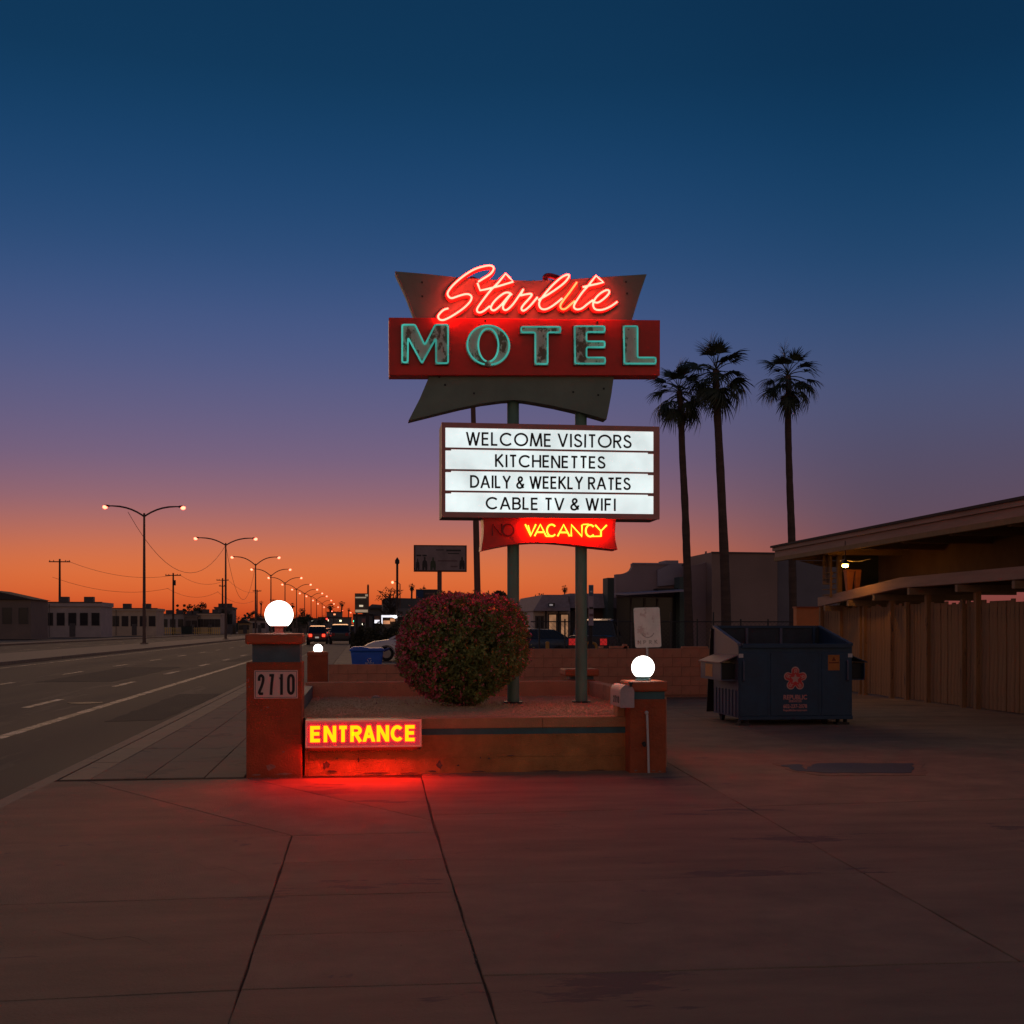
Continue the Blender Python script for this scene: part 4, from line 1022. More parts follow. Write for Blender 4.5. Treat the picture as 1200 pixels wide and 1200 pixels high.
# ---- broadleaf trees
M_treeleaf = mat('tree_leaf', (0.07, 0.075, 0.04), 0.8, 0.4, .6)
M_bark = mat('bark', (0.07, 0.052, 0.04), 0.95, 0.3, 6)
def tree(px, yb, yt, w_px, Y, label, n=900, seed=0, group='broadleaf trees along the horizon', bare=False, name='broadleaf_tree', cyp=False):
    r = random.Random(seed); s_ = Y / F_PX; top = P(px, yt, Y); zt_ = top.z; x = top.x; W = w_px * s_ / 2; H = zt_
    t = thing(name, label, 'tree', (x, Y, 0), group)
    b = MB(); zc = H * .45
    b.tube([(x, Y, -.2), (x + .02 * H, Y, zc * .6), (x, Y, zc), (x, Y, H * .8)], [.035 * H, .028 * H, .02 * H, .006 * H], 8)
    nb = 26 if bare else 7
    for i in range(nb):
        a = r.random() * 6.28; z0 = zc * r.uniform(.7, 1.5); l = W * r.uniform(.5, .98)
        p0 = Vector((x, Y, z0)); p1 = p0 + Vector((cos(a) * l * .5, sin(a) * l * .5, l * .35)); p2 = p0 + Vector((cos(a) * l, sin(a) * l, min(H - z0, l * r.uniform(.5, 1.1))))
        b.tube([p0, p1, p2], [.013 * H, .008 * H, .003 * H], 5)
        if bare:
            for j in range(7):
                q0 = p0.lerp(p2, r.uniform(.35, 1)); d = Vector((r.gauss(0, 1), r.gauss(0, 1), abs(r.gauss(.6, .6)))).normalized() * l * r.uniform(.2, .45)
                b.tube([q0, q0 + d * .6 + Vector((0, 0, .03)), q0 + d], [.005 * H, .004 * H, .0025 * H], 4)
    b.build('trunk', M_bark, t, smooth=True)
    b = MB(); cl = [(Vector((x + r.uniform(-.72, .72) * W, Y + r.uniform(-.6, .6) * W, H * r.uniform(.42, .88))), r.uniform(.25, .48) * min(W, H * .5)) for _ in range(11)]
    if cyp: cl = [(Vector((x, Y, H * f)), W * (1.05 - f * .8)) for f in (.15, .3, .45, .6, .75, .9)]
    for i in range(n if not bare else n // 7):
        c, cr_ = r.choice(cl); d = Vector((r.gauss(0, 1), r.gauss(0, 1), r.gauss(0, .8))).normalized() * cr_ * r.random() ** .35
        p = c + d
        if p.z > H * 1.02: p.z = H * r.uniform(.93, 1.02)
        sz = (.022 if not bare else .014) * H * r.uniform(.7, 1.3) + .02
        dd_ = Vector((r.gauss(0, 1), r.gauss(0, 1), r.gauss(0, 1))).normalized(); a = dd_.orthogonal().normalized(); e = dd_.cross(a)
        b.add([p - a * sz, p + e * sz * .6, p + a * sz, p - e * sz * .6], [(0, 1, 2, 3)])
    b.build('crown', M_treeleaf, t, kind='stuff')
    return t
for i, a in enumerate([
 (582, 757, 681, 30, 120, 'rounded dark tree between the wooden pole and the left green post', 2200),
 (604, 757, 700, 22, 125, 'low dark tree hidden behind the left green post', 900),
 (618, 757, 697, 26, 130, 'dark tree at the left end of the mansard building', 1400),
 (640, 757, 693, 26, 150, 'tree top showing over the mansard roof under the lone palm', 900),
 (612, 757, 707, 30, 115, 'dense low dark tree beside the mansard building wall', 1800),
 (229, 742, 705, 24, 290, 'round dark tree behind the pale houses left of the lamp post', 1500),
 (216, 742, 706, 9, 290, 'narrow dark tree left of the round tree', 600),
 (208, 742, 706, 8, 290, 'pointed dark tree nearest the left utility pole', 500),
 (247, 742, 713, 22, 290, 'low wide tree behind the fenced houses', 1000),
 (262, 742, 711, 20, 300, 'dark tree directly behind the lamp post base', 900),
 (283, 742, 721, 14, 330, 'low tree over the small gabled house', 700),
 (296, 742, 714, 16, 340, 'dark tree left of the tall pillar globe', 900),
 (310, 742, 716, 22, 340, 'dark tree mass just behind the tall pillar globe', 1000),
 (350, 742, 718, 22, 330, 'tree mass right of the tall pillar globe', 1000),
 (360, 744, 712, 17, 280, 'darker round tree under the middle lamps', 1200),
 (373, 744, 720, 20, 330, 'low tree row right of the round dark tree', 900),
 (386, 744, 722, 14, 360, 'low far tree under the wide palm', 700),
 (398, 744, 722, 16, 420, 'faint far tree beneath the slim palm', 700),
 (432, 744, 712, 14, 170, 'dark tree behind the tall road sign', 900),
 (443, 744, 707, 16, 165, 'dark leafy tree left of the bare tree', 900)]):
    if i in (6, 7): tree(*a[:5], a[5], a[6], 100 + i, cyp=True, name='cypress_tree')
    else: tree(*a[:5], a[5], a[6], 100 + i)
tree(457, 744, 683, 36, 140, 'bare branched tree with few leaves above the dark building', 1600, 77, bare=True, name='bare_tree')
hw = MB()   # far tree line and low roofs closing the end of the street
for i in range(9000):
    px = random.uniform(-40, 640); Y = random.uniform(430, 520); h = 2.5 + 2.0 * abs(sin(px * .05) + sin(px * .13 + 1) * .6 + .5 * sin(px * .31)) 
    if px > 400 and px < 430: h *= .6
    c = Vector((X_(px, Y), Y, random.random() ** .8 * h)); s_ = random.uniform(.4, .8)
    d = Vector((random.gauss(0, 1), random.gauss(0, 1), random.gauss(0, 1))).normalized(); a = d.orthogonal().normalized() * s_; e = d.cross(a)
    hw.add([c - a, c + e, c + a, c - e], [(0, 1, 2, 3)])
o = hw.build('far_treeline', M_treeleaf, kind='stuff'); tag(o, 'low dark tree line closing the far end of the street', 'trees')
# hedge and shrubs in front of the far lot
def shrub(px0, px1, yt, yb, Y, label, n=1200, name='hedge', m=None):
    xa, xb = X_(px0, Y), X_(px1, Y); zt_ = P(450, yt, Y).z; z0 = 0
    t = thing(name, label, 'hedge', ((xa + xb) / 2, Y, 0))
    b = MB()
    for i in range(n):
        f = random.random(); x = xa + (xb - xa) * f; h = (zt_ - z0) * (.82 + .18 * sin(f * 9 + px0)) 
        z = z0 + h * random.random() ** .7; c = Vector((x, Y + random.uniform(-.4, .8), z)); s_ = random.uniform(.05, .12)
        d = Vector((random.gauss(0, 1), random.gauss(0, 1), random.gauss(0, 1))).normalized(); a = d.orthogonal().normalized() * s_; e = d.cross(a) * .7
        b.add([c - a, c + e, c + a, c - e], [(0, 1, 2, 3)])
    b.build('foliage', M_hedge, t, kind='stuff')
    b = MB()
    for i in range(6): x = xa + (xb - xa) * (i + .5) / 6; b.tube([(x, Y + .2, -.05), (x + .05, Y + .2, zt_ * .6)], [.03, .012], 5)
    b.build('stems', M_twig, t)
M_hedge = mat('hedge_leaf', (0.07, 0.062, 0.03), 0.85, 0.4, 1.0)
shrub(411, 431, 733, 757, 84, 'square clipped dry hedge right of the dark car', 1800)
shrub(428, 468, 735, 752, 92, 'dark sloping hedge behind the parked white car', 2200)
shrub(440, 470, 728, 740, 110, 'dark bushes in front of the lit shop canopy', 900)
# ================================================================== STREET LAMPS
M_lamp = emis('street_lamp_light', (9.0, 0.92, 0.50), 1.0)
M_lpole = mat('lamp_pole_metal', (0.13, 0.08, 0.065), 0.5, 0.15, 3, metal=0.4)
def make_lamp(label, x, Y, H=13.0, half=3.35, rise=1.1, both=True):
    t = thing('street_lamp', label, 'street lamp', (x, Y, 0.02), 'double-armed street lamps along the median')
    zj = H - rise; b = MB(); b.tube([(x, Y, 0), (x, Y, .5), (x, Y, zj * .5), (x, Y, zj + .3)], [.17, .15, .125, .09], 10); b.build('pole', M_lpole, t, smooth=True)
    b = MB(); b.box(x - .3, x + .3, Y - .3, Y + .3, .0, .12); b.build('base', M_kerb, t)
    for s in (-1, 1):
        pts = [(x + s * half * f, Y, zj + rise * (1 - (1 - f) ** 2.4) - (.10 * rise * f)) for f in (0, .08, .2, .35, .5, .68, .88, 1)]
        b = MB(); b.tube(pts, [.075] * 6 + [.06, .05], 8); b.build('arm', M_lpole, t, smooth=True)
        hx = x + s * (half + .18); hz = pts[-1][2]
        b = MB(); b.sphere((hx - s * .1, Y, hz), .26, 12, (1.25, .62, .42)); hd = b.build('lamp_head', M_lpole, t, smooth=True)
        b = MB(); b.sphere((hx + s * .05, Y, hz - .10), .19 + .00022 * Y, 12, (1.0, 1.0, .8)); b.build('lens', M_lamp, hd, smooth=True)
    return t
Ls = [(169, 592, 114), (264.5, 629.5, 157), (299.5, 651.5, 200), (317.5, 666, 243), (334, 676, 286), (347.5, 684, 329), (357, 690, 372), (364.5, 694.5, 415), (371, 698, 458), (377.5, 703, 510), (382, 707, 580), (388, 711, 660), (394, 715, 780)]
ordn = ['nearest, far left', 'tallest whole, second from the left', 'third from the left', 'fourth from the left', 'fifth from the left', 'sixth from the left', 'seventh from the left', 'eighth from the left', 'ninth from the left', 'tenth from the left', 'eleventh from the left', 'twelfth, tiny', 'thirteenth and farthest, tiny']
for (px, py, d), o_ in zip(Ls, ordn):
    x = P(px, py, d * .98).x; make_lamp('double-armed lit street lamp in the median row, ' + o_, x, d * .98, P(px, py, d * .98).z, 3.35 if d > 120 else 3.1, 1.0 if d < 190 else 1.5)
# one lamp on the near side, over the bare tree
def side_lamp(px, py, Y, label):
    p = P(px, py, Y); t = thing('side_street_lamp', label, 'street lamp', (p.x + .3, Y, 0))
    b = MB(); b.tube([(p.x + .9, Y, -.1), (p.x + .9, Y, p.z - .2), (p.x + .5, Y, p.z + .1), (p.x + .1, Y, p.z + .05)], [.08, .06, .05, .04], 8); b.build('pole', M_lpole, t, smooth=True)
    b = MB(); b.sphere((p.x, Y, p.z), .16, 10); b.build('lens', M_lamp, t, smooth=True)
side_lamp(460, 682.5, 150, 'single lit lamp among the bare tree branches')
side_lamp(236, 711, 300, 'tiny lit lamp over the far left houses')
side_lamp(389, 716.5, 420, 'tiny lit lamp beside the slim distant palm')
side_lamp(411, 718, 360, 'tiny lit lamp left of the tall road sign')

# ================================================================== UTILITY POLES, WIRES
M_wood = mat('pole_wood', (0.075, 0.05, 0.04), 0.95, 0.25, 3)
UT = []
def upole(px, yt, Y, label, arms, r=.17, lean=0, name='utility_pole', group='wooden utility poles across the road'):
    p = P(px, yt, Y); t = thing(name, label, 'utility pole', (p.x, Y, -.1), group)
    b = MB(); b.tube([(p.x + lean, Y, -.15), (p.x + lean * .4, Y, p.z * .5), (p.x, Y, p.z)], [r, r * .85, r * .65], 10); b.build('pole', M_wood, t, smooth=True)
    for dz, w in arms:
        b = MB(); b.box(p.x - w, p.x + w, Y - .2, Y - .06 - .02, p.z - dz - .09, p.z - dz + .09); ca = b.build('crossarm', M_wood, t)
        for k in (-.92, -.55, .55, .92):
            i_ = MB(); i_.lathe([(.03, 0), (.07, .05), (.07, .16), (.03, .22)], p.x + w * k, Y - .14, 8, p.z - dz + .0905); i_.build('insulator', M_darkmetal, ca)
    return p
p1 = upole(203, 671.5, 265, 'leftmost wooden utility pole with one crossarm', [(.5, 1.6)], .24)
b = MB(); b.cyl((p1.x + .3, 264.7, p1.z - 2.6), (p1.x + .3, 264.7, p1.z - 1.5), .28, 10); o = b.build('transformer', M_darkmetal); tag(o, 'small transformer can on the leftmost utility pole', 'transformer')
p2 = upole(260.8, 677.5, 300, 'wooden utility pole with two crossarms beside the tall lamp', [(.5, 1.4), (1.9, .8)], .25)
p3 = upole(301.3, 691, 360, 'farther utility pole behind the third lamp', [(.4, 1.2)], .22)
p4 = upole(320, 702, 420, 'small far utility pole left of the globe', [(.4, 1.0)], .2)
p5 = upole(70, 655, 225, 'utility pole at the far left edge of the scene', [(.5, 1.8)], .24)
M_wire = mat('wire', (0.03, 0.025, 0.025), 0.6)
def wire(a, c, sag, r, label):
    a, c = Vector(a), Vector(c); pts = [a.lerp(c, i / 16) - Vector((0, 0, sag * 4 * (i / 16) * (1 - i / 16))) for i in range(17)]
    b = MB(); b.tube(pts, r, 5); o = b.build('overhead_wire', M_wire, smooth=True); tag(o, label, 'wire', 'overhead wires'); return o
o1 = Vector((0, 0, -.3))
for pa, pb, nm in ((p5, p1, 'from the edge pole to the leftmost pole'), (p1, p2, 'between the two tall left poles'), (p2, p3, 'from the lamp-side pole to the farther pole')):
    for k, w in (('upper', 1.2), ('lower', -1.2)):
        dz = -.3 if k == 'upper' else -3.2
        wire(pa + Vector((w, -.15, dz)), pb + Vector((w * .8, -.15, dz)), 1.6, .03, k + ' sagging wire ' + nm)
j0 = P(187, 628, 155); j1 = P(264.5, 639, 153.8); j2 = P(299.5, 662, 196)
wire(P(150, 600, 112), j1, 4.3, .022, 'slack wire drooping from the nearest lamp to the tall lamp')
wire(j1, j2, 6.0, .022, 'slack wire drooping between the tall lamp and the third lamp')
# leaning wooden pole behind the sign
pA, pB = P(561.5, 757, 45), P(553.5, 440, 45)
t = thing('leaning_pole', 'tall leaning wooden pole rising behind the letter board', 'utility pole', (pA.x, 45, 0))
b = MB(); b.tube([(pA.x, 45, -.1), tuple(pA.lerp(pB, .5)), tuple(pB)], [.125, .11, .08], 12); b.build('shaft', mat('reddish_pole_wood', (0.16, 0.085, 0.06), 0.9, 0.25, 3, stretch=(1, 1, .2)), t, smooth=True)
b = MB(); q_ = pA.lerp(pB, .93); b.box(q_.x - .3, q_.x + .3, 44.8, 44.9, q_.z - .06, q_.z + .06); b.build('crossarm', M_wood, t)
# thin dark poles by the bare tree
for px, yt, Y, lab, r in ((465.5, 658, 120, 'thin dark pole with a small head rising over the bare tree', .11), (431.3, 686.5, 130, 'thin dark pole just right of the tall road sign', .10)):
    p = P(px, yt, Y); t = thing('thin_pole', lab, 'pole', (p.x, Y, 0)); b = MB(); b.tube([(p.x, Y, -.1), (p.x, Y, p.z)], r, 8); b.build('shaft', M_wood, t)
    if px > 450: b = MB(); b.lathe([(.05, 0), (.22, .12), (.22, .4), (.03, .7)], p.x, Y, 10, p.z - .3); b.build('pole_head', M_darkmetal, t)
    else: b = MB(); b.lathe([(.03, 0), (.12, .05), (.03, .15)], p.x, Y, 8, p.z); b.build('pole_cap', M_darkmetal, t)

# ================================================================== SIGNS FAR OFF
M_bill = mat('billboard_face', (0.30, 0.21, 0.20), 0.7, 0.25, .9, 0.0)
M_billd = mat('billboard_print', (0.045, 0.035, 0.032), 0.7, 0.3, 3)
M_bille = mat('billboard_edge', (0.10, 0.035, 0.03), 0.7, 0.2)
M_pink = mat('print_pinkish', (0.18, 0.09, 0.09), 0.7, 0.2); M_grn = mat('print_green', (0.06, 0.07, 0.035), 0.7, 0.2)
YB_ = 110
t = thing('billboard', 'wide grey billboard with dark figures on a single post above the bush', 'billboard', (X_(515, YB_), YB_, 0))
X0, X1 = X_(485, YB_), X_(547, YB_); ZA, ZB = P(515, 670, YB_).z, P(515, 638.8, YB_).z
b = MB(); b.box(X0, X1, YB_, YB_ + .4, ZA, ZB); b.build('cabinet', M_bille, t)
b = MB(); b.box(X0 + .12, X1 - .12, YB_ - .05, YB_ - .001, ZA + .12, ZB - .1); fc = b.build('face', M_bill, t)
b = MB(); b.tube([(X_(515.3, YB_), YB_ + .25, -.1), (X_(515.3, YB_), YB_ + .25, ZA)], .2, 12); b.build('post', M_lpole, t, smooth=True)
def figure(px, y0, w, h, m):
    """printed standing figure: head, shoulders, body as one flat outline"""
    c = P(px, y0, YB_ - .05); s_ = h * YB_ / F_PX; ww = w * YB_ / F_PX / 2
    pts = [(-.9, 0), (-.9, .45), (-.75, .68), (-.25, .75), (-.3, .84), (-.22, .97), (0, 1.02), (.22, .97), (.3, .84), (.25, .75), (.75, .66), (.95, .4), (.85, 0), (.2, 0), (.1, .2), (-.1, .2), (-.2, 0)]
    b = MB(); b.prism([(c.x + p[0] * ww, c.z + p[1] * s_) for p in pts], YB_ - .056, YB_ - .051); b.build('printed_figure', m, fc)
figure(489.5, 668, 4.5, 13.5, M_billd); figure(497.8, 668, 6.5, 15.5, M_billd); figure(507.5, 668, 7, 15, M_grn); figure(541.5, 667, 7, 14.5, M_billd)
for a0, a1, z0_, z1_, m in ((488, 493.5, 650.2, 652, M_billd), (495, 500, 650.2, 652, M_billd), (513, 536, 656.5, 658, M_pink), (528, 536, 663, 664.5, M_pink), (511, 520, 644, 645, M_billd), (523, 540, 644, 646, M_billd), (525, 538, 648, 649.2, M_billd)):
    b = MB(); b.box(X_(a0, YB_), X_(a1, YB_), YB_ - .056, YB_ - .051, P(515, z1_, YB_).z, P(515, z0_, YB_).z); b.build('print_bar', m, fc)
# tall road sign
Yt = 125
t = thing('road_sign', 'tall tan shop sign cabinet with pale bands right of the lamp row', 'sign', (X_(424, Yt), Yt, 0))
M_tan = mat('tan_sign', (0.20, 0.15, 0.10), 0.6, 0.25, 1.2)
b = MB(); b.box(X_(415.8, Yt), X_(432, Yt), Yt, Yt + .5, P(424, 718.5, Yt).z, P(424, 695.3, Yt).z); b.build('cabinet', M_tan, t)
M_glow = emis('dim_sign_glow', (0.40, 0.28, 0.16), 0.6); M_glow2 = emis('bright_sign_glow', (0.9, 0.75, 0.5), 0.7)
for a0, a1, y0, y1, m in ((416.4, 429, 699.5, 701, M_glow), (416.4, 431, 714.5, 717.5, M_glow), (421, 425.5, 709, 711, M_glow2), (416.4, 430, 703, 708, mat('sign_mid', (0.16, 0.13, 0.08))), (428, 431, 696.5, 698.8, M_glow)):
    b = MB(); b.box(X_(a0, Yt), X_(a1, Yt), Yt - .03, Yt - .001, P(424, y1, Yt).z, P(424, y0, Yt).z); b.build('sign_band', m, t)
for px in (418, 430):
    b = MB(); b.box(X_(px, Yt) - .1, X_(px, Yt) + .1, Yt + .1, Yt + .4, -.1, P(424, 718.5, Yt).z); b.build('post', M_darkmetal, t)
# small post sign, dark board
def post_sign(px0, px1, y0, y1, Y, label, m, cat='sign', name='post_sign', extra=None, dep=.12):
    t = thing(name, label, cat, (X_((px0 + px1) / 2, Y), Y, 0))
    b = MB(); b.box(X_(px0, Y), X_(px1, Y), Y, Y + dep, P(600, y1, Y).z, P(600, y0, Y).z); b.build('board', m, t)
    b = MB(); xm = X_((px0 + px1) / 2, Y); b.tube([(xm, Y + dep + .05, -.1), (xm, Y + dep + .05, P(600, y0, Y).z - .05)], .05 + Y * .0003, 8); b.build('post', M_darkmetal, t)
    return t
t = post_sign(487.5, 513, 691, 701.5, 135, 'low dark shop board with a blue end under the billboard', mat('dark_board', (0.06, 0.055, 0.055)), dep=.4)
b = MB(); b.box(X_(487.8, 135), X_(496, 135), 134.95, 134.998, P(600, 700.5, 135).z, P(600, 692, 135).z); b.build('blue_end', mat('blue_board', (0.03, 0.06, 0.14)), t)
b = MB(); b.box(X_(498, 135), X_(509, 135), 134.95, 134.998, P(600, 697, 135).z, P(600, 695, 135).z); b.build('print_bar', M_pink, t)
post_sign(423.8, 428.2, 725, 729.5, 110, 'small pinkish square sign below the tall road sign', mat('pink_sign', (0.35, 0.14, 0.12)))
t = post_sign(690, 695.5, 685, 733, 38, 'tall narrow white banner sign just right of the right green post', mat('banner_white', (0.42, 0.33, 0.36), 0.7, 0.1, 3), name='banner_sign', dep=.04)
for y0, y1, m in ((686, 698, mat('banner_blue', (0.10, 0.16, 0.22))), (711, 713.5, M_billd), (719, 722, M_pink), (692, 694, M_white)):
    b = MB(); b.box(X_(690.6, 38), X_(694.9, 38), 37.97, 37.999 if y0 != 692 else 37.968, P(600, y1, 38).z, P(600, y0, 38).z) if y0 != 692 else b.box(X_(691.3, 38), X_(694.2, 38), 37.96, 37.969, P(600, y1, 38).z, P(600, y0, 38).z)
    b.build('banner_print', m, t)

# ================================================================== BUILDINGS
M_win = mat('dark_glass', (0.03, 0.03, 0.035), 0.15, 0.1, 2, 0.0)
M_trim = mat('building_trim', (0.10, 0.08, 0.075), 0.7, 0.2)
def facade_window(par, x0, x1, z0, z1, Y, m=None):
    f = MB(); e = .06
    f.box(x0 - e, x1 + e, Y - .05, Y - .001, z1, z1 + e); f.box(x0 - e, x1 + e, Y - .05, Y - .001, z0 - e, z0); f.box(x0 - e, x0, Y - .05, Y - .001, z0, z1); f.box(x1, x1 + e, Y - .05, Y - .001, z0, z1)
    fo = f.build('window', M_trim, par)
    b = MB(); b.box(x0, x1, Y - .02, Y - .002, z0, z1); b.build('pane', m or M_win, fo)
# little mansard building
Ys = 60
t = thing('mansard_building', 'small pale drive-in building with a grey mansard roof and two lit door windows', 'building', (X_(668, Ys), Ys, 0))
M_pale = mat('pale_stucco', (0.66, 0.54, 0.46), 0.8, 0.1, 1.5); M_shing = mat('grey_shingle', (0.36, 0.26, 0.25), 0.85, 0.2, 6, 0.3, 20)
xa, xb, xc = X_(625, Ys), X_(676, Ys), X_(722, Ys)
zE = P(650, 716, Ys).z
b = MB(); b.box(xa, xb, Ys, Ys + 9, -.1, zE); b.build('wall', M_pale, t)
b = MB(); b.box(xb + .001, xc, Ys + 1.2, Ys + 9, -.1, zE + .2); b.build('side_wall', mat('brown_stucco', (0.22, 0.13, 0.11), 0.8, 0.15, 2), t)
zR = P(650, 697, Ys).z
def mansard(x0, x1, y0, y1, z0, z1, ins):
    b = MB(); v = [(x0, y0, z0), (x1, y0, z0), (x1, y1, z0), (x0, y1, z0), (x0 + ins, y0 + .5, z1), (x1 - ins * .1, y0 + .5, z1), (x1 - ins * .1, y1 - .5, z1), (x0 + ins, y1 - .5, z1)]
    return b.add(v, [(0,3,2,1), (4,5,6,7), (0,1,5,4), (1,2,6,5), (2,3,7,6), (3,0,4,7)])
mansard(X_(623, Ys), X_(664, Ys) + .1, Ys - .55, Ys + 9, zE, zR, .55).build('mansard_roof', M_shing, t)
mansard(X_(664, Ys) + .12, xc, Ys - .1, Ys + 9, zE + .15, zR + .08, .1).build('mansard_roof', M_shing, t)
M_litwin = emis('warm_lit_window', (0.42, 0.20, 0.10), 0.6, base=(.1, .08, .07), var=.6, vscale=1.6)
for a0, a1 in ((643.5, 651.5), (657.5, 665.5)):
    facade_window(t, X_(a0, Ys), X_(a1, Ys), P(650, 748, Ys).z, P(650, 720.5, Ys).z, Ys, M_litwin)
for a0, a1 in ((628.5, 631), (634, 636)):
    facade_window(t, X_(a0, Ys), X_(a1, Ys), P(650, 738, Ys).z, P(650, 723, Ys).z, Ys)
b = MB(); b.box(X_(638.6, Ys), X_(640.4, Ys), Ys - .12, Ys - .02, -.1, zE); b.box(X_(653.4, Ys), X_(655.2, Ys), Ys - .12, Ys - .06, -.1, zE); b.box(X_(668.2, Ys), X_(675.8, Ys), Ys - .05, Ys - .002, -.1, zE); b.build('dark_door_frame', M_black, t)
b = MB(); b.box(X_(640.5, Ys), X_(647.5, Ys), Ys - .75, Ys - .6, P(650, 711, Ys).z, P(650, 707, Ys).z); vb = b.build('roof_vent', M_darkmetal, t)
b = MB(); b.box(X_(641.2, Ys), X_(645, Ys), Ys - .77, Ys - .751, P(650, 710.3, Ys).z, P(650, 708.2, Ys).z); b.build('vent_face', emis('glowing_vent', (.4, .35, .35), .35), vb)  # vent face glows by itself to look pale
# store with curved parapets
Yq = 57
M_store = mat('store_stucco', (0.34, 0.24, 0.24), 0.85, 0.12, 0.5, 0.1, 10); M_store2 = mat('store_stucco_grey', (0.38, 0.32, 0.36), 0.85, 0.12, 0.5)
M_store3 = mat('store_stucco_brown', (0.30, 0.20, 0.165), 0.85, 0.15, 0.4); M_green = mat('greenish_column', (0.08, 0.11, 0.095), 0.8, 0.2, 1)
t = thing('store_building', 'long dark grey store with stepped and curved parapets behind the palms', 'building', (X_(840, Yq), Yq + 8, 0))
def wallpiece(px_pts, Y, dep, m, name):
    b = MB(); b.prism([(P(x, y, Y).x, P(x, y, Y).z if y < 770 else -.1) for x, y in px_pts], Y, Y + dep); return b.build(name, m, t)
cur = lambda x0, y0, x1, y1, n=8, c=1: [(x0 + (x1 - x0) * i / n, y0 + (y1 - y0) * (1 - sqrt(max(0, 1 - (i / n) ** 2)))) for i in range(n + 1)]
wallpiece([(712, 800), (712, 677), (722, 677), (722, 800)], Yq + 2.2, 1.2, M_green, 'end_pier')
wallpiece([(722, 800), (722, 674)] + cur(722, 673, 741.5, 664) + [(741.5, 660), (779, 660), (802, 660.5), (802, 800)], Yq + 1, .5, M_store, 'parapet_wall')
wallpiece([(741, 661.2), (741, 659.4), (801, 659.9), (801, 661.7)], Yq + .94, .055, M_store2, 'parapet_cap')
wallpiece([(771, 687), (771, 668), (783, 662), (800, 661.5), (800, 684.5)], Yq + .8, .19, M_store2, 'grey_band')
wallpiece([(780, 661), (780, 656.7), (795, 656.7), (795, 661)], Yq + 4, 1.5, M_store2, 'roof_unit')
wallpiece([(827, 657), (827, 646), (828.4, 646), (828.4, 657)], Yq + 4, .15, M_store, 'roof_pipe')
wallpiece([(802.2, 800), (802.2, 661)] + cur(802.2, 663, 834, 652) + [(834, 800)], Yq, .5, M_store, 'curved_parapet_wall')
wallpiece([(712, 800), (712, 702), (834, 702), (834, 800)], Yq + 3, 8, M_store, 'rear_block')
wallpiece([(834.2, 800), (834.2, 647), (911, 648), (911, 800)], Yq - 1, 4, M_store3, 'main_wall')
wallpiece([(833.8, 648.2), (833.8, 646.4), (911.2, 647.4), (911.2, 649.2)], Yq - 1.06, .055, M_trim, 'coping')
wallpiece([(911.2, 800), (911.2, 651), (1025, 652), (1025, 800)], Yq, 12, mat('store_stucco_dark', (0.19, 0.17, 0.185), 0.85, .15, .5), 'main_wall')
wallpiece([(796.5, 800), (796.5, 676), (802, 676), (802, 800)], Yq - .4, 1, M_green, 'column')
# recess under the awning
b = MB(); b.box(X_(724, Yq), X_(795, Yq), Yq + .3, Yq + .99, 0, P(760, 700, Yq).z); b.build('shop_front', M_win, t)
b = MB(); za = P(760, 697.5, Yq).z; b.add([(X_(724, Yq), Yq - 1.6, za - .05), (X_(792, Yq), Yq - 2.4, za + .12), (X_(796, Yq), Yq + .9, za + .25), (X_(724, Yq), Yq + .9, za + .05),
      (X_(724, Yq), Yq - 1.6, za + .02), (X_(792, Yq), Yq - 2.4, za + .19), (X_(796, Yq), Yq + .9, za + .32), (X_(724, Yq), Yq + .9, za + .12)], [(0,3,2,1), (4,5,6,7), (0,1,5,4), (1,2,6,5), (2,3,7,6), (3,0,4,7)]); b.build('awning', M_store2, t)
for px in (741, 757, 772):
    b = MB(); b.box(X_(px, Yq) - .04, X_(px, Yq) + .04, Yq + .22, Yq + .29, 0, P(760, 701, Yq).z); b.build('mullion', M_trim, t)
b = MB(); b.box(X_(770, Yq), X_(795, Yq), Yq - .1, Yq + .75, P(780, 692, Yq).z, P(780, 689.5, Yq).z); b.build('dark_soffit', M_black, t)
# chain-link fence
Yc = 44
M_wiref = mat('fence_wire', (0.035, 0.032, 0.03), 0.6, .2)
t = thing('chain_link_fence', 'thin dark chain-link fence in front of the store and mansard building', 'fence', (X_(740, Yc), Yc, 0))
zf = P(700, 728.5, Yc).z
b = MB(); b.cyl((X_(622, Yc), Yc, zf), (X_(960, Yc), Yc, zf), .022, 6); b.build('top_rail', M_wiref, t)
for px in (632, 662, 692, 724, 755, 786, 817, 836, 868, 900, 932, 960):
    b = MB(); b.cyl((X_(px, Yc), Yc, -.1), (X_(px, Yc), Yc, zf + .1 + (.25 if px in (786, 836) else 0)), .03, 6); b.build('fence_post', M_wiref, t)
b = MB(); x0, x1 = X_(622, Yc), X_(960, Yc); k = 0; h = zf
x = x0
while x < x1:
    for s in (-1, 1):
        xe = x + s * h; a = (x, 0); c = (min(max(xe, x0), x1), abs(min(max(xe, x0), x1) - x))
        b.add([(a[0] - .006, Yc + .001 * s, a[1]), (a[0] + .006, Yc + .001 * s, a[1]), (c[0] + .006, Yc + .001 * s, c[1]), (c[0] - .006, Yc + .001 * s, c[1])], [(0, 1, 2, 3)])
    x += .16
b.build('mesh', M_wiref, t, kind='stuff')
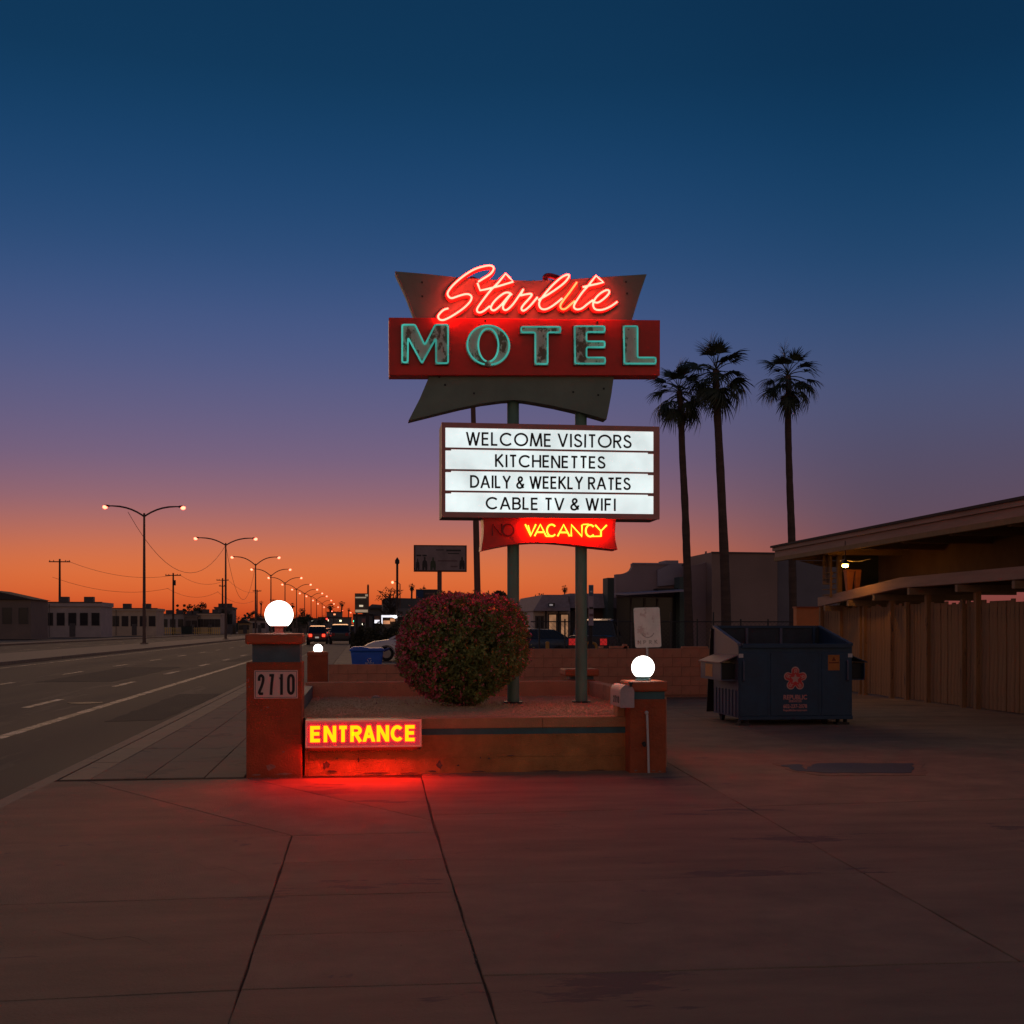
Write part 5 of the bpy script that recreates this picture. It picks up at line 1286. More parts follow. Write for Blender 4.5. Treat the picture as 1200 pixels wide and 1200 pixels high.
# yellow bollards and rails
M_yel = mat('yellow_steel', (0.50, 0.24, 0.04), 0.5, .15, 4)
Yb = 40
p = P(641.5, 752, Yb); t = thing('bollard', 'short yellow bollard in front of the mansard building', 'bollard', (p.x, Yb, 0)); b = MB(); b.cyl((p.x, Yb, 0), (p.x, Yb, p.z - .03), .065, 12); b.sphere((p.x, Yb, p.z - .03), .065, 12, (1, 1, .7)); b.build('post', M_yel, t, smooth=True); b = MB(); b.cyl((p.x, Yb, -.02), (p.x, Yb, .02), .12, 12); b.build('footing', M_kerb, t)
a, c = P(687, 753.5, Yb), P(699, 753.5, Yb); t = thing('yellow_rail', 'low bent yellow pipe rail right of the right green post', 'rail', (a.x, Yb, 0)); b = MB(); b.tube(smooth_path([(a.x, Yb, -.02), (a.x, Yb, a.z - .12), (a.x + .07, Yb, a.z), (c.x - .12, Yb, c.z), (c.x, Yb, c.z - .14), (c.x, Yb, -.02)], 4), .045, 8); b.build('pipe', M_yel, t, smooth=True)
b = MB(); b.cyl((a.x, Yb, -.02), (a.x, Yb, .01), .09, 10); b.cyl((c.x, Yb, -.02), (c.x, Yb, .01), .09, 10); b.build('flange', M_yel, t)
# dark building and shop with a lit canopy, left of the bush
Yd = 150
t = thing('dark_building', 'dark two-storey block behind the bare tree left of the bush', 'building', (X_(475, Yd), Yd, 0))
M_dk = mat('dark_stucco', (0.10, 0.10, 0.10), 0.85, .2, .5); M_dk2 = mat('dark_stucco_lower', (0.17, 0.155, 0.15), 0.85, .15, .5)
b = MB(); b.prism([(P(x, y, Yd).x, P(x, y, Yd).z) for x, y in [(447, 745), (449, 702), (452, 700.5), (500, 701.5), (500, 745)]], Yd, Yd + 10); b.build('wall', M_dk, t)
b = MB(); b.box(X_(452, Yd), X_(500, Yd), Yd - .3, Yd - .002, 0, P(470, 713, Yd).z); b.build('lower_wall', M_dk2, t)
for px in (456, 462, 469): facade_window(t, X_(px, Yd), X_(px + 2.5, Yd), P(470, 722, Yd).z, P(470, 717, Yd).z, Yd - .3)
t = thing('dark_shed', 'low dark building behind the tall road sign', 'building', (X_(440, Yd), Yd + 12, 0))
b = MB(); b.prism([(P(x, y, Yd+12).x, P(x, y, Yd+12).z) for x, y in [(432, 745), (432, 711), (436, 708), (450, 709), (450, 745)]], Yd + 12, Yd + 20); b.build('wall', M_dk2, t)
b = MB(); b.box(X_(431, Yd+12), X_(450.5, Yd+12), Yd + 11.5, Yd + 11.99, P(440, 713, Yd+12).z, P(440, 711, Yd+12).z); b.build('roof', M_dk, t)
Yg = 120
t = thing('shop_canopy', 'brightly lit white shop canopy and window left of the bush', 'shop', (X_(455, Yg), Yg, 0))
M_lit = emis('cool_shop_light', (1.0, 0.98, 1.1), 1.1, var=.2, vscale=.6); M_lit2 = emis('shop_spot', (4, 4, 4.2), 1.0); M_warmlit = emis('warm_shop_light', (0.7, 0.28, 0.12), .7, var=.4, vscale=1.2)
b = MB(); b.box(X_(447, Yg), X_(500, Yg), Yg, Yg + 5, P(450, 723, Yg).z, P(450, 720.3, Yg).z); b.build('canopy', M_dk2, t)
b = MB(); b.box(X_(447, Yg), X_(466.5, Yg), Yg - .06, Yg - .001, P(450, 723.5, Yg).z, P(450, 721, Yg).z); b.build('lit_fascia', M_lit, t)
b = MB(); b.box(X_(447, Yg), X_(448.3, Yg), Yg - .06, Yg + .2, P(450, 731, Yg).z, P(450, 723.6, Yg).z); b.build('lit_post', M_lit, t)
b = MB(); b.sphere((X_(463, Yg), Yg - .25, P(450, 723, Yg).z), .14, 10, (1.3, 1, .8)); b.build('flood_lamp', M_lit2, t, smooth=True)
b = MB(); b.box(X_(449, Yg), X_(500, Yg), Yg + 4, Yg + 4.3, 0, P(450, 723, Yg).z); b.build('shop_wall', M_dk2, t)
for a0, a1, y0, y1, m in ((450, 458, 727, 731, M_warmlit), (458.5, 464, 724.5, 728, M_warmlit)):
    b = MB(); b.box(X_(a0, Yg), X_(a1, Yg), Yg + 3.9, Yg + 3.99, P(450, y1, Yg).z, P(450, y0, Yg).z); b.build('lit_window', m, t)
t = post_sign(438.7, 445, 722, 730.5, 118, 'small lit white and orange shop board left of the lit canopy', mat('board_brown', (.25, .12, .07)), name='lit_board')
b = MB(); b.box(X_(438.9, 118), X_(444.8, 118), 117.94, 117.999, P(440, 730.3, 118).z, P(440, 726.5, 118).z); b.build('lit_panel', M_lit, t)
# houses across the road
M_h = [mat('house_tan', (0.60, 0.44, 0.31), .85, .15, .5), mat('house_grey', (0.48, 0.38, 0.34), .85, .15, .5), mat('house_brown', (0.22, 0.16, 0.13), .85, .15, .5), mat('house_ochre', (0.46, 0.30, 0.15), .85, .15, .5)]
M_roof = mat('dark_roof', (0.06, 0.045, 0.042), .9, .2, 1)
def house(px0, px1, yw, yr, Y, label, m, gable=False, wins=3, yb=745):
    xa, xb = X_(px0, Y), X_(px1, Y); zw, zr = P(240, yw, Y).z, P(240, yr, Y).z
    t = thing('house', label, 'house', ((xa + xb) / 2, Y, 0), 'low houses across the road')
    b = MB(); b.box(xa, xb, Y, Y + 9, -.1, zw); b.build('wall', m, t)
    b = MB()
    if gable: b.prism([(xa - .4, zw), (xb + .4, zw), ((xa + xb) / 2, zr)], Y - .4, Y + 9.3)
    else: b.prism([(xa - .2, zw), (xb + .2, zw), (xb + .2, zr), (xa - .2, zr)], Y - .25, Y + 9.2)
    b.build('roof', M_roof if gable else m, t)
    W_ = xb - xa
    if not gable:
        for fx in (.3, .74): u_ = MB(); u_.box(xa + W_ * fx - .7, xa + W_ * fx + .7, Y + 2, Y + 3.4, zr, zr + .9); u_.build('roof_unit', M_trim, t)
        u_ = MB(); u_.box(xa - .3, xb + .3, Y - .33, Y - .252, zr - .12, zr + .06); u_.build('coping', M_trim, t)
        u_ = MB(); u_.tube([(xa + W_ * .12, Y - .3, 0), (xa + W_ * .12, Y - .3, zr - .3)], .06, 6); u_.build('drainpipe', M_trim, t)
    for i in range(wins):
        xm = xa + W_ * (i + .55) / wins; facade_window(t, xm - .55, xm + .55, zw * .38, zw * .78, Y)
    b = MB(); b.box(xa + W_ * .46, xa + W_ * .46 + .9, Y - .04, Y - .001, 0, 2.1); b.build('door', M_trim, t)
for a in [(188, 216, 721, 719.5, 285, 'pale low house at the left edge behind the leftmost utility pole', M_h[1], False, 3),
          (216.5, 231, 723, 720.5, 283, 'brown flat roofed house behind the dark bin', M_h[2], False, 2),
          (231.5, 258, 721, 718.5, 285, 'tan house with several dark windows behind the picket fence', M_h[0], False, 4),
          (252, 272.5, 713.5, 711.5, 300, 'taller dark grey block directly behind the lamp post', mat('house_dark', (0.16, 0.14, 0.135), .85, .15, .5), False, 3),
          (279, 292, 730, 725.5, 300, 'small ochre house with a low gable roof', M_h[3], True, 2),
          (294, 312, 727, 723, 330, 'grey gabled house just left of the pillar globe', M_h[1], True, 2),
          (342, 360, 727, 722, 330, 'brown gabled house right of the pillar globe', M_h[2], True, 2),
          (130, 183, 716, 713, 235, 'long tan flat house left of the leftmost utility pole', M_h[0], False, 5),
          (50, 118, 711, 706, 200, 'wide grey house near the left edge of the street', M_h[1], False, 5),
          (-60, 36, 703, 692, 170, 'brown gabled house at the far left end of the street', M_h[2], True, 5)]: house(*a)
# picket fence: individual pickets
M_pick = mat('picket_streetlit', (0.85, 0.55, 0.16), .8, .15, 1)  # yellow of the street light put into the picket colour
t = thing('picket_fence', 'picket fence yellowed by street light along the far side of the road', 'fence', (X_(225, 262), 262, 0))
zf0, zf1 = 0, P(225, 735.2, 262).z
xa, xb = X_(120, 262), X_(259, 262)
pm = box_mesh('picket', M_pick, .17, .05, zf1, 0)
x = xa; n = 0
while x < xb:
    if not (X_(213, 262) < x < X_(226, 262)): piece(pm, 'picket', t, (x, 262, zf1 / 2)); n += 1
    x += .42
for z in (zf1 * .3, zf1 * .8):
    b = MB(); b.box(xa, xb, 262.03, 262.09, z - .05, z + .05); b.build('fence_rail', M_pick, t)
t = thing('green_bin', 'dark green roadside bin standing in the gap of the picket fence', 'bin', (X_(219.5, 261), 261, 0))
b = MB(); b.prism([(X_(213.5, 261), 0.1), (X_(225, 261), 0.1), (X_(225.6, 261), P(219, 734.5, 261).z), (X_(213, 261), P(219, 734.5, 261).z)], 260, 261.6); b.build('body', mat('dark_green', (0.025, 0.035, 0.028)), t)
b = MB(); b.box(X_(212.8, 261), X_(225.8, 261), 259.9, 261.7, P(219, 734.4, 261).z, P(219, 733.4, 261).z); b.build('lid', M_black, t)
# ================================================================== MOTEL ROOF, DECK AND FENCE ON THE RIGHT
M_fascia = mat('weathered_fascia', (0.46, 0.29, 0.20), .8, .2, 1.2, .3, 20, stretch=(4, .4, 4))
M_beam = mat('ochre_beam', (0.30, 0.19, 0.08), .8, .2, 1.5, .2, 20, stretch=(1, 3, 3))
M_soff = mat('soffit_board', (0.30, 0.20, 0.11), .8, .15, 2)
M_fence = mat('old_fence_board', (0.36, 0.20, 0.085), .9, .25, 2.0, .35, 30, stretch=(3, 3, .5), col2=(0.12, 0.075, 0.05), thr=.6)
mo = thing('motel_building', 'low motel wing with a deep timber roof edge over a deck at the right', 'building', (12, 24, 0))
XO = X_(908, 30.3); YE0, YE1 = 12.0, 30.3
zt = P(908, 640.5, 30.3).z; zb = P(908, 658, 30.3).z
b = MB(); b.box(XO, XO + .06, YE0, YE1, zb + .10, zt - .12); b.build('fascia', M_fascia, mo)
b = MB(); b.box(XO - .05, XO + .06, YE0, YE1 + .05, zt - .119, zt - .03); b.build('fascia_trim', M_fascia, mo)
b = MB(); b.box(XO - .09, XO + 9, YE0, YE1 + .1, zt - .03, zt + .02); b.build('roof_edge', M_roof, mo)
b = MB(); b.box(XO - .02, XO + .08, YE0, YE1, zb, zb + .098); b.build('fascia_trim', M_beam, mo)
b = MB(); b.box(XO + .061, XO + 9, YE1 - .06, YE1, zb + .10, zt - .12); b.build('end_fascia', M_fascia, mo)
for i in range(24):
    x = XO + .08 + i * .37; b = MB(); b.box(x, x + .36, YE0, YE1 - .07, zt - .16, zt - .125); b.build('soffit_board', M_soff, mo)
k = 0
for y_ in (13, 15, 17, 19, 21, 23, 25, 27, 29.2):
    b = MB(); b.box(XO + .10, XO + 5.0, y_, y_ + .11, zb - .02, zt - .17); b.build('rafter', M_beam, mo)
# end beam angled down, wall of the motel room
b = MB(); z0 = P(930, 662, 29).z
b.prism([(XO + .35, zb - .03), (XO + 4.2, zb - .03), (XO + 4.2, zb - .30), (XO + .9, zb - .16)], 29.35, 29.5); b.build('tie_beam', M_beam, mo)
XW = 12.3
b = MB(); b.box(XW, XW + .2, YE0, 28.4, 2.2, zt - .17); b.build('wall', mat('ochre_wall', (0.20, 0.12, 0.06), .85, .2, 1.5), mo)
b = MB(); b.box(X_(984.5, 29), 14, 29.0, 29.2, 1.9, zt - .17); b.build('end_wall', mat('dark_green_wall', (0.07, 0.07, 0.045), .8, .2, 1.5), mo)
px = X_(983.5, 27.6)
b = MB(); b.box(px - .05, px + .05, 27.55, 27.65, 2.1, zb); b.build('post', M_beam, mo)
# lit eaves lamp
lp = P(990.5, 663, 25.7)
t = thing('eaves_lamp', 'bright warm lamp hanging under the motel eaves', 'lamp', (lp.x, lp.y, lp.z), None)
b = MB(); b.sphere(tuple(lp), .045, 14, (1.6, 1, .8)); b.build('bulb', emis('warm_bulb', (130, 52, 6), 1.0), t, smooth=True)
b = MB(); b.cyl((lp.x, lp.y, lp.z + .05), (lp.x, lp.y, zt - .17), .012, 6); b.lathe([(.09, .035), (.05, .10), (.02, .13)], lp.x, lp.y, 14, lp.z); b.build('holder', M_darkmetal, t)
b = MB()
cpts = [P(x, y, 25.9) for x, y in [(984.5, 657.5), (987, 656.3), (990, 656), (994, 657.2), (999, 658), (1004, 658), (1009, 657.5), (1020, 655)]]
b.tube(smooth_path([tuple(p) for p in cpts], 4), .009, 6); o = b.build('conduit_pipe', M_white, smooth=True); tag(o, 'thin pale pipe running under the motel eaves above the lamp', 'pipe')
# raised deck with sloping timber edge
dk = thing('timber_deck', 'raised timber deck with a thick sloping edge beam above the board fence', 'deck', (11, 24, 0))
XD_ = X_(958, 28.6)
b = MB(); zA0, zA1 = P(958, 711, 28.6).z, P(958, 700.5, 28.6).z; yN = 17.0
zB0 = P(1012, 698.5, 25.8).z; zB1 = P(1012, 687.5, 25.8).z; sl = (zB0 - zA0) / (28.6 - 25.8)
def slopez(y_, base): return base + (28.6 - y_) * sl * (1 if y_ > 24 else 0) + (4.6 * sl if y_ <= 24 else 0)
ys = [28.6, 24.0, yN]
vs = []
for y_ in ys: vs += [(XD_, y_, slopez(y_, zA0) if y_ > 24 else zA0 + 4.6 * sl), (XD_ + .12, y_, slopez(y_, zA0) if y_ > 24 else zA0 + 4.6 * sl), (XD_ + .12, y_, slopez(y_, zA1) if y_ > 24 else zA1 + 4.6 * sl), (XD_, y_, slopez(y_, zA1) if y_ > 24 else zA1 + 4.6 * sl)]
b.add(vs, [(0,1,2,3), (8,11,10,9)] + [(k*4+i, k*4+4+i, k*4+4+(i+1)%4, k*4+(i+1)%4) for k in range(2) for i in range(4)])
b.build('edge_beam', M_fascia, dk, bevel=.01)
for i in range(14):
    x = XD_ + .13 + i * .16; b = MB(); v = []
    for y_ in (28.5, 24.0, yN):
        z = zA1 - .07 + ((28.6 - y_) * sl if y_ > 23.9 else 4.6 * sl); v += [(x, y_, z), (x + .15, y_, z), (x + .15, y_, z + .035), (x, y_, z + .035)]
    b.add(v, [(0,1,2,3), (8,11,10,9)] + [(k*4+j, k*4+4+j, k*4+4+(j+1)%4, k*4+(j+1)%4) for k in range(2) for j in range(4)]); b.build('deck_board', M_beam, dk)
for y_ in (28.0, 26.6, 25.2, 23.5, 21.5, 19.5):
    b = MB(); z = zA0 + ((28.6 - y_) * sl if y_ > 24 else 4.6 * sl); b.box(XD_ - .06, XD_ + 2.2, y_ - .05, y_ + .05, z - .15, z - .02); b.build('joist', M_soff, dk)
    b = MB(); b.box(XD_ + .3, XD_ + .4, y_ - .05, y_ + .05, -.02, z - .151); b.build('leg', M_fence, dk)
dz = lambda y_: zA1 + ((28.6 - y_) * sl if y_ > 24 else 4.6 * sl) - .03
# tall planters and stacked lattice on the deck
M_pot = mat('terracotta_pot', (0.42, 0.15, 0.06), .75, .15, 5, .2, 40)
for (px0, px1, lab) in ((990, 999.5, 'left tall tapered terracotta planter on the deck under the lamp'), (1001, 1008, 'right tall tapered terracotta planter on the deck')):
    Yp_ = 26.8; x0, x1 = X_(px0, Yp_), X_(px1, Yp_); w = (x1 - x0) / 2; c = (x0 + x1) / 2; zt_ = P(995, 667.5, Yp_).z; zb_ = dz(Yp_)
    t = thing('tall_planter', lab, 'planter', (c, Yp_, zb_), 'tapered terracotta planters')
    b = MB(); v = []
    for z, ww in ((zb_, w * .55), (zt_ - .05, w * .98)): v += [(c - ww, Yp_ - ww, z), (c + ww, Yp_ - ww, z), (c + ww, Yp_ + ww, z), (c - ww, Yp_ + ww, z)]
    b.add(v, [(3,2,1,0), (4,5,6,7)] + [(j, (j+1)%4, 4+(j+1)%4, 4+j) for j in range(4)]); b.build('body', M_pot, t, bevel=.008)
    b = MB(); b.box(c - w * 1.04, c + w * 1.04, Yp_ - w * 1.04, Yp_ + w * 1.04, zt_ - .049, zt_); b.build('rim', M_pot, t, bevel=.006)
t = thing('stacked_chairs', 'stack of slatted wooden patio chairs at the corner of the deck', 'chair stack', (X_(973, 28), 28, 2.3))
x0, x1 = X_(966.5, 28), X_(980, 28)
for k in range(5):
    z = dz(28) + .03 + k * .13; s_ = k * .01
    b = MB()
    for j in range(5): b.box(x0 + s_, x1 - .1 + s_, 27.72 + j * .1, 27.78 + j * .1, z, z + .02)
    b.box(x0 + s_, x0 + .05 + s_, 27.7, 27.71, z - .05, z - .001); b.build('seat', M_beam, t)
for xx in (x0, x1 - .12):
    b = MB(); b.box(xx, xx + .04, 27.65, 27.69, dz(28) - .0, dz(28) + .95); b.build('leg', M_beam, t)
for k in range(6):
    b = MB(); b.box(x0 + .05 + k * .035, x0 + .07 + k * .035, 28.25, 28.27, dz(28) + .3, dz(28) + 1.15); b.build('back_slat', M_beam, t)
# board fence below: individual boards
fn = thing('board_fence', 'tall brown board fence below the deck to the right of the dumpster', 'fence', (10.7, 24, 0))
XF = X_(999, 27.4)
pmf = [box_mesh('fence_board', M_fence, .022, .135, 1.95 + d, .003) for d in (-.03, 0, .03)]
y_ = 29.2; r_ = random.Random(4)
while y_ > 14.5:
    m_ = r_.randrange(3); piece(pmf[m_], 'fence_board', fn, (XF + r_.uniform(-.006, .006), y_, .02 + (1.95 + (-.03, 0, .03)[m_]) / 2), (r_.uniform(-.006, .006), 0, r_.uniform(-.03, .03)))
    y_ -= .146
for z in (.4, 1.55):
    b = MB(); b.box(XF + .03, XF + .07, 14.5, 29.3, z, z + .09); b.build('fence_rail', M_fence, fn)
for y_ in (29.2, 26.8, 24.4, 22, 19.6, 17.2):
    b = MB(); b.box(XF - .10, XF - .02, y_ - .05, y_ + .05, -.02, 2.02); b.build('fence_post', M_fence, fn, bevel=.005)
# terracotta wall block behind the dumpster, orange light put into its colour
t = thing('painted_block_wall', 'short terracotta wall block lit orange between the right palm trunk and the board fence', 'wall', (X_(947, 33), 33, 0))
b = MB(); x0, x1 = X_(933.5, 33), X_(960, 33); zt_ = P(947, 712.5, 33).z; b.box(x0, x1, 33, 33.25, -.02, zt_); b.build('wall_face', mat('orange_lit_wall', (0.88, 0.30, 0.10), .8, .1, 2), t)
b = MB(); b.box(x0 - .02, x1 + .02, 32.97, 33.28, zt_, zt_ + .04); b.build('coping', M_terra2, t)

# ================================================================== DUMPSTER
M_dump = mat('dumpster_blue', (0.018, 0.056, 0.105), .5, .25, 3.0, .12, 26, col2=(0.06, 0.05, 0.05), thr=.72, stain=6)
M_dump_lit = mat('dumpster_blue_lit', (0.10, 0.115, 0.165), .5, .2, 3.0, .12, 26, col2=(0.16, 0.12, 0.12), thr=.68, stain=5)  # paler copy of the blue, pinkish light on the left side put in
M_dumpin = mat('dumpster_inside', (0.035, 0.05, 0.06), .7, .3, 3, .2, 26)
YD0 = 18.35; dxl, dxr = X_(865.5, YD0), X_(998.5, YD0)
zf1 = P(930, 757, YD0).z; zf0 = P(930, 841, YD0).z; YD1 = YD0 + 1.35; zk1 = P(880, 736, YD1).z
du = thing('dumpster', 'open dark blue steel dumpster with a red star emblem standing on the lot', 'dumpster', ((dxl + dxr) / 2, YD0 + .68, 0))
th = .03
b = MB(); b.box(dxl, dxr, YD0, YD0 + th, zf0, zf1); b.build('front_wall', M_dump, du, bevel=.004)
b = MB(); b.box(dxl, dxr, YD1 - th, YD1, zf0, zk1); b.build('back_wall', M_dumpin, du)
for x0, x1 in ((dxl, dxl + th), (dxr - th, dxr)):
    b = MB(); b.prism([(YD0 + th, zf0), (YD1 - th, zf0), (YD1 - th, zk1), (YD0 + th, zf1)], x0, x1, 'x'); b.build('side_wall', M_dump_lit if x0 == dxl else M_dump, du)
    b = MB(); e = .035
    b.prism([(YD0, zf1 + .001), (YD1, zk1 + .001), (YD1, zk1 + .04), (YD0, zf1 + .04)], x0 - .015, x1 + .015, 'x'); b.build('rim', M_dump_lit if x0 == dxl else M_dump, du)
b = MB(); b.box(dxl + .05, dxr - .05, YD0 - .035, YD0 + .05, zf1 - .03, zf1 + .035); b.build('rim', M_dump, du, bevel=.006)
b = MB(); b.box(dxl + .05, dxr - .05, YD1 - .05, YD1 + .02, zk1 - .0, zk1 + .04); b.build('rim', M_dump, du)
b = MB(); b.box(dxl + th, dxr - th, YD0 + th, YD1 - th, zf0, zf0 + .03); b.build('floor', M_dumpin, du)
for fx in (.30, .62, .93):
    x = dxl + (dxr - dxl) * fx; b = MB(); b.box(x - .02, x + .02, YD1 - th - .04, YD1 - th - .001, zf0 + .03, zk1); b.build('inner_rib', M_dump_lit if fx < .9 else M_dump, du)
# folded channels on the front: shallow raised panels
for a0, a1 in ((867, 899), (903, 959), (963, 997)):
    b = MB(); b.box(X_(a0, YD0), X_(a1, YD0), YD0 - .012, YD0 - .0005, zf0 + .03, zf1 - .10); b.build('front_panel', M_dump, du, bevel=.006)
b = MB(); b.box(dxl - .004, dxr + .004, YD0 - .02, YD0 - .0005, zf0 - .03, zf0 + .025); b.build('bottom_channel', M_dump, du, bevel=.006)
for k in range(7):
    y_ = YD0 + .12 + k * .175; b = MB(); b.box(dxl - .016, dxl - .0005, y_, y_ + .09, zf0 + .02, zf0 + .42); b.build('side_rib', M_dump_lit, du, bevel=.004)
# fork pockets
def pocket(s, xs, m):
    xo = xs + s * .25; z0, z1, z2 = P(840, 797, YD0).z - .0, P(840, 777, YD0).z, P(840, 768, YD0).z
    y0, y1 = YD0 + .10, YD1 - .12
    b = MB(); q4 = [(xs + s * .0005, z1 + .10), (xo - s * .0, z1), (xo - s * .0, z1 - .014), (xs + s * .0005, z1 + .086)]
    b.prism([(xs + s*.0005, z1 + .12), (xo + s*.03, z1 + .01), (xo + s*.03, z1 - .006), (xs + s*.0005, z1 + .104)], y0 - .03, y1 + .03); b.build('pocket_hood', M_pk if s < 0 else M_dump, du)
    b = MB(); b.box(min(xo, xo - s*.014), max(xo, xo - s*.014), y0, y1, z0, z1 - .007); b.build('pocket_side', m, du)
    b = MB(); b.box(min(xs + s*.0005, xo), max(xs + s*.0005, xo), y0, y1, z0 - .014, z0 - .0005); b.build('pocket_base', m, du)
    b = MB(); b.box(min(xs + s*.001, xo - s*.016), max(xs + s*.001, xo - s*.016), y0 + .1, y1 - .1, z0 + .001, z1 - .02); b.build('pocket_shade_block', M_black, du)  # black block stands in for the shade inside the pocket
    return xo, z0, z1
M_pk = mat('pocket_hood_lit', (0.26, 0.17, 0.18), .6, .2, 4)  # pinkish light on the left hood put into its colour
xo, pz0, pz1 = pocket(-1, dxl, M_dump_lit); pocket(1, dxr, M_dump)
M_stk = mat('orange_sticker', (0.60, 0.27, 0.06), .6, .12, 12)
b = MB(); b.box(xo - .003, xo - .0005, YD0 + .55, YD0 + .95, pz0 + .03, pz1 - .03); b.build('sticker', M_stk, du)
sx0, sx1, sz0, sz1 = X_(970, YD0), X_(983.5, YD0), P(976, 785.5, YD0).z, P(976, 767.5, YD0).z
YS = YD0 - .0125
b = MB(); b.box(sx0, sx1, YS - .002, YS, sz0, sz1); st_ = b.build('sticker', mat('orange_sticker_front', (0.50, 0.17, 0.03), .6, .12, 12), du)
M_sti = mat('sticker_ink', (0.20, 0.04, 0.01), .7, .3, 20)
b = MB(); b.box(sx0 + .01, sx1 - .01, YS - .0035, YS - .0021, (sz0 + sz1) / 2 - .01, (sz0 + sz1) / 2 + .008); b.build('sticker_print', M_sti, st_)
b = MB(); cx_, cz_ = (sx0 + sx1) / 2, sz0 + (sz1 - sz0) * .75; b.prism([(cx_ - .035, cz_ - .03), (cx_ + .035, cz_ - .03), (cx_, cz_ + .035)], YS - .0035, YS - .0021); b.build('sticker_print', M_sti, st_)
for x in (dxl + .02, dxr - .05):
    b = MB(); b.box(x - .02, x + .05, YD0 - .016, YD0 - .0125, P(930, 770.5, YD0).z, P(930, 766, YD0).z); b.build('reflector', M_white, du)
for x in (dxl + .07, dxr - .085):
    b = MB(); b.tube([(x, YD0 - .014, zf1 - .22), (x, YD0 - .05, zf1 - .24), (x, YD0 - .05, zf1 - .52), (x, YD0 - .014, zf1 - .54)], .014, 8); b.build('handle', M_dump_lit, du, smooth=True)
# emblem: rounded five-armed star
M_emr = mat('emblem_red', (0.70, 0.05, 0.045), .6, .1, 6); M_emw = mat('emblem_cream', (0.66, 0.38, 0.31), .6, .1, 6)
ec = P(932, 795.5, YD0 - .0125); s_ = YD0 / F_PX
def star(R, r0, m, y0, y1, arms=5, rnd=True, name='emblem', rot=0):
    pts = []
    for k in range(arms):
        a = radians(90 + 72 * k + rot)
        if rnd:
            c = Vector((cos(a), sin(a))) * (R - r0)
            for j in range(-5, 6):
                q = a + radians(j * 15); pts.append((ec.x + (c.x + r0 * cos(q)) * 1, ec.z + c.y + r0 * sin(q)))
            a2 = a + radians(36); pts.append((ec.x + cos(a2) * R * .56, ec.z + sin(a2) * R * .56))
        else:
            pts.append((ec.x + cos(a) * R, ec.z + sin(a) * R)); a2 = a + radians(36); pts.append((ec.x + cos(a2) * R * .46, ec.z + sin(a2) * R * .46))
    b = MB(); b.prism(pts, y0, y1); return b.build(name, m, du)
star(14.8 * s_, 5.2 * s_, M_emw, YD0 - .0145, YD0 - .0125)
star(13.3 * s_, 4.0 * s_, M_emr, YD0 - .0165, YD0 - .0146)
star(6.4 * s_, 0, M_emw, YD0 - .0185, YD0 - .0166, rnd=False)
for k in range(5):
    a = radians(90 + 72 * k); c = Vector((ec.x + cos(a) * 9.3 * s_, ec.z + sin(a) * 9.3 * s_)); b = MB(); u = Vector((cos(a), sin(a))); v = Vector((-sin(a), cos(a)))
    R_ = 2.2 * s_
    ribbon(b, [tuple(c + u * R_ * p + v * R_ * q) for p, q in ((-1, -.8), (1, -.8), (1, .3), (.1, .6), (0, -.3), (-1, .8))], .9 * s_, YD0 - .0185, YD0 - .0166, 0, 0, 1, 1); b.build('emblem_mark', M_emw, du)
M_lt = mat('dumpster_lettering', (0.72, 0.28, 0.24), .6, .1, 6)
for txt, y, w, hh, bold in (('REPUBLIC', 819.5, 29.5, 6.2, .003), ('SERVICES', 822.8, 16, 2.8, .001), ('602-237-2078', 829.5, 30, 5.0, .002), ('RepublicServices.com', 833.2, 29.5, 2.7, .001)):
    b = MB(); p = P(931.5, y, YD0); text_front(b, txt, p.x, YD0 - .0135, p.z, hh * s_ * 1.25, .001, bold, width=w * s_); b.build('lettering', M_lt, du)
# feet and casters
for x, y_ in ((dxl + .10, YD0 + .08), (dxr - .14, YD0 + .08)):
    b = MB(); b.box(x - .07, x - .05, y_ - .06, y_ + .06, .03, zf0 - .03); b.box(x + .05, x + .07, y_ - .06, y_ + .06, .03, zf0 - .03); b.box(x - .10, x + .10, y_ - .08, y_ + .08, -.012, .03); b.build('foot', M_darkmetal, du)
for x, y_ in ((dxl + .10, YD1 - .15), (dxr - .2, YD1 - .15), (dxr - .35, YD0 + .25)):
    b = MB(); b.box(x - .045, x - .03, y_ - .05, y_ + .05, .07, zf0); b.box(x + .03, x + .045, y_ - .05, y_ + .05, .07, zf0); b.build('caster_fork', M_darkmetal, du)
    b = MB(); b.cyl((x - .025, y_, .066), (x + .025, y_, .066), .078, 16); b.build('caster_wheel', M_black, du, smooth=True)
# opened lid folded down behind the bin
b = MB(); b.prism([(YD1 + .06, zk1 - .02), (YD1 + .30, .10), (YD1 + .33, .10), (YD1 + .09, zk1 + .0)], dxl - .03, (dxl + dxr) / 2 - .02, 'x'); b.build('lid', M_black, du)
b = MB(); b.prism([(YD1 + .06, zk1 - .02), (YD1 + .30, .10), (YD1 + .33, .10), (YD1 + .09, zk1 + .0)], (dxl + dxr) / 2 + .02, dxr + .03, 'x'); b.build('lid', M_black, du)

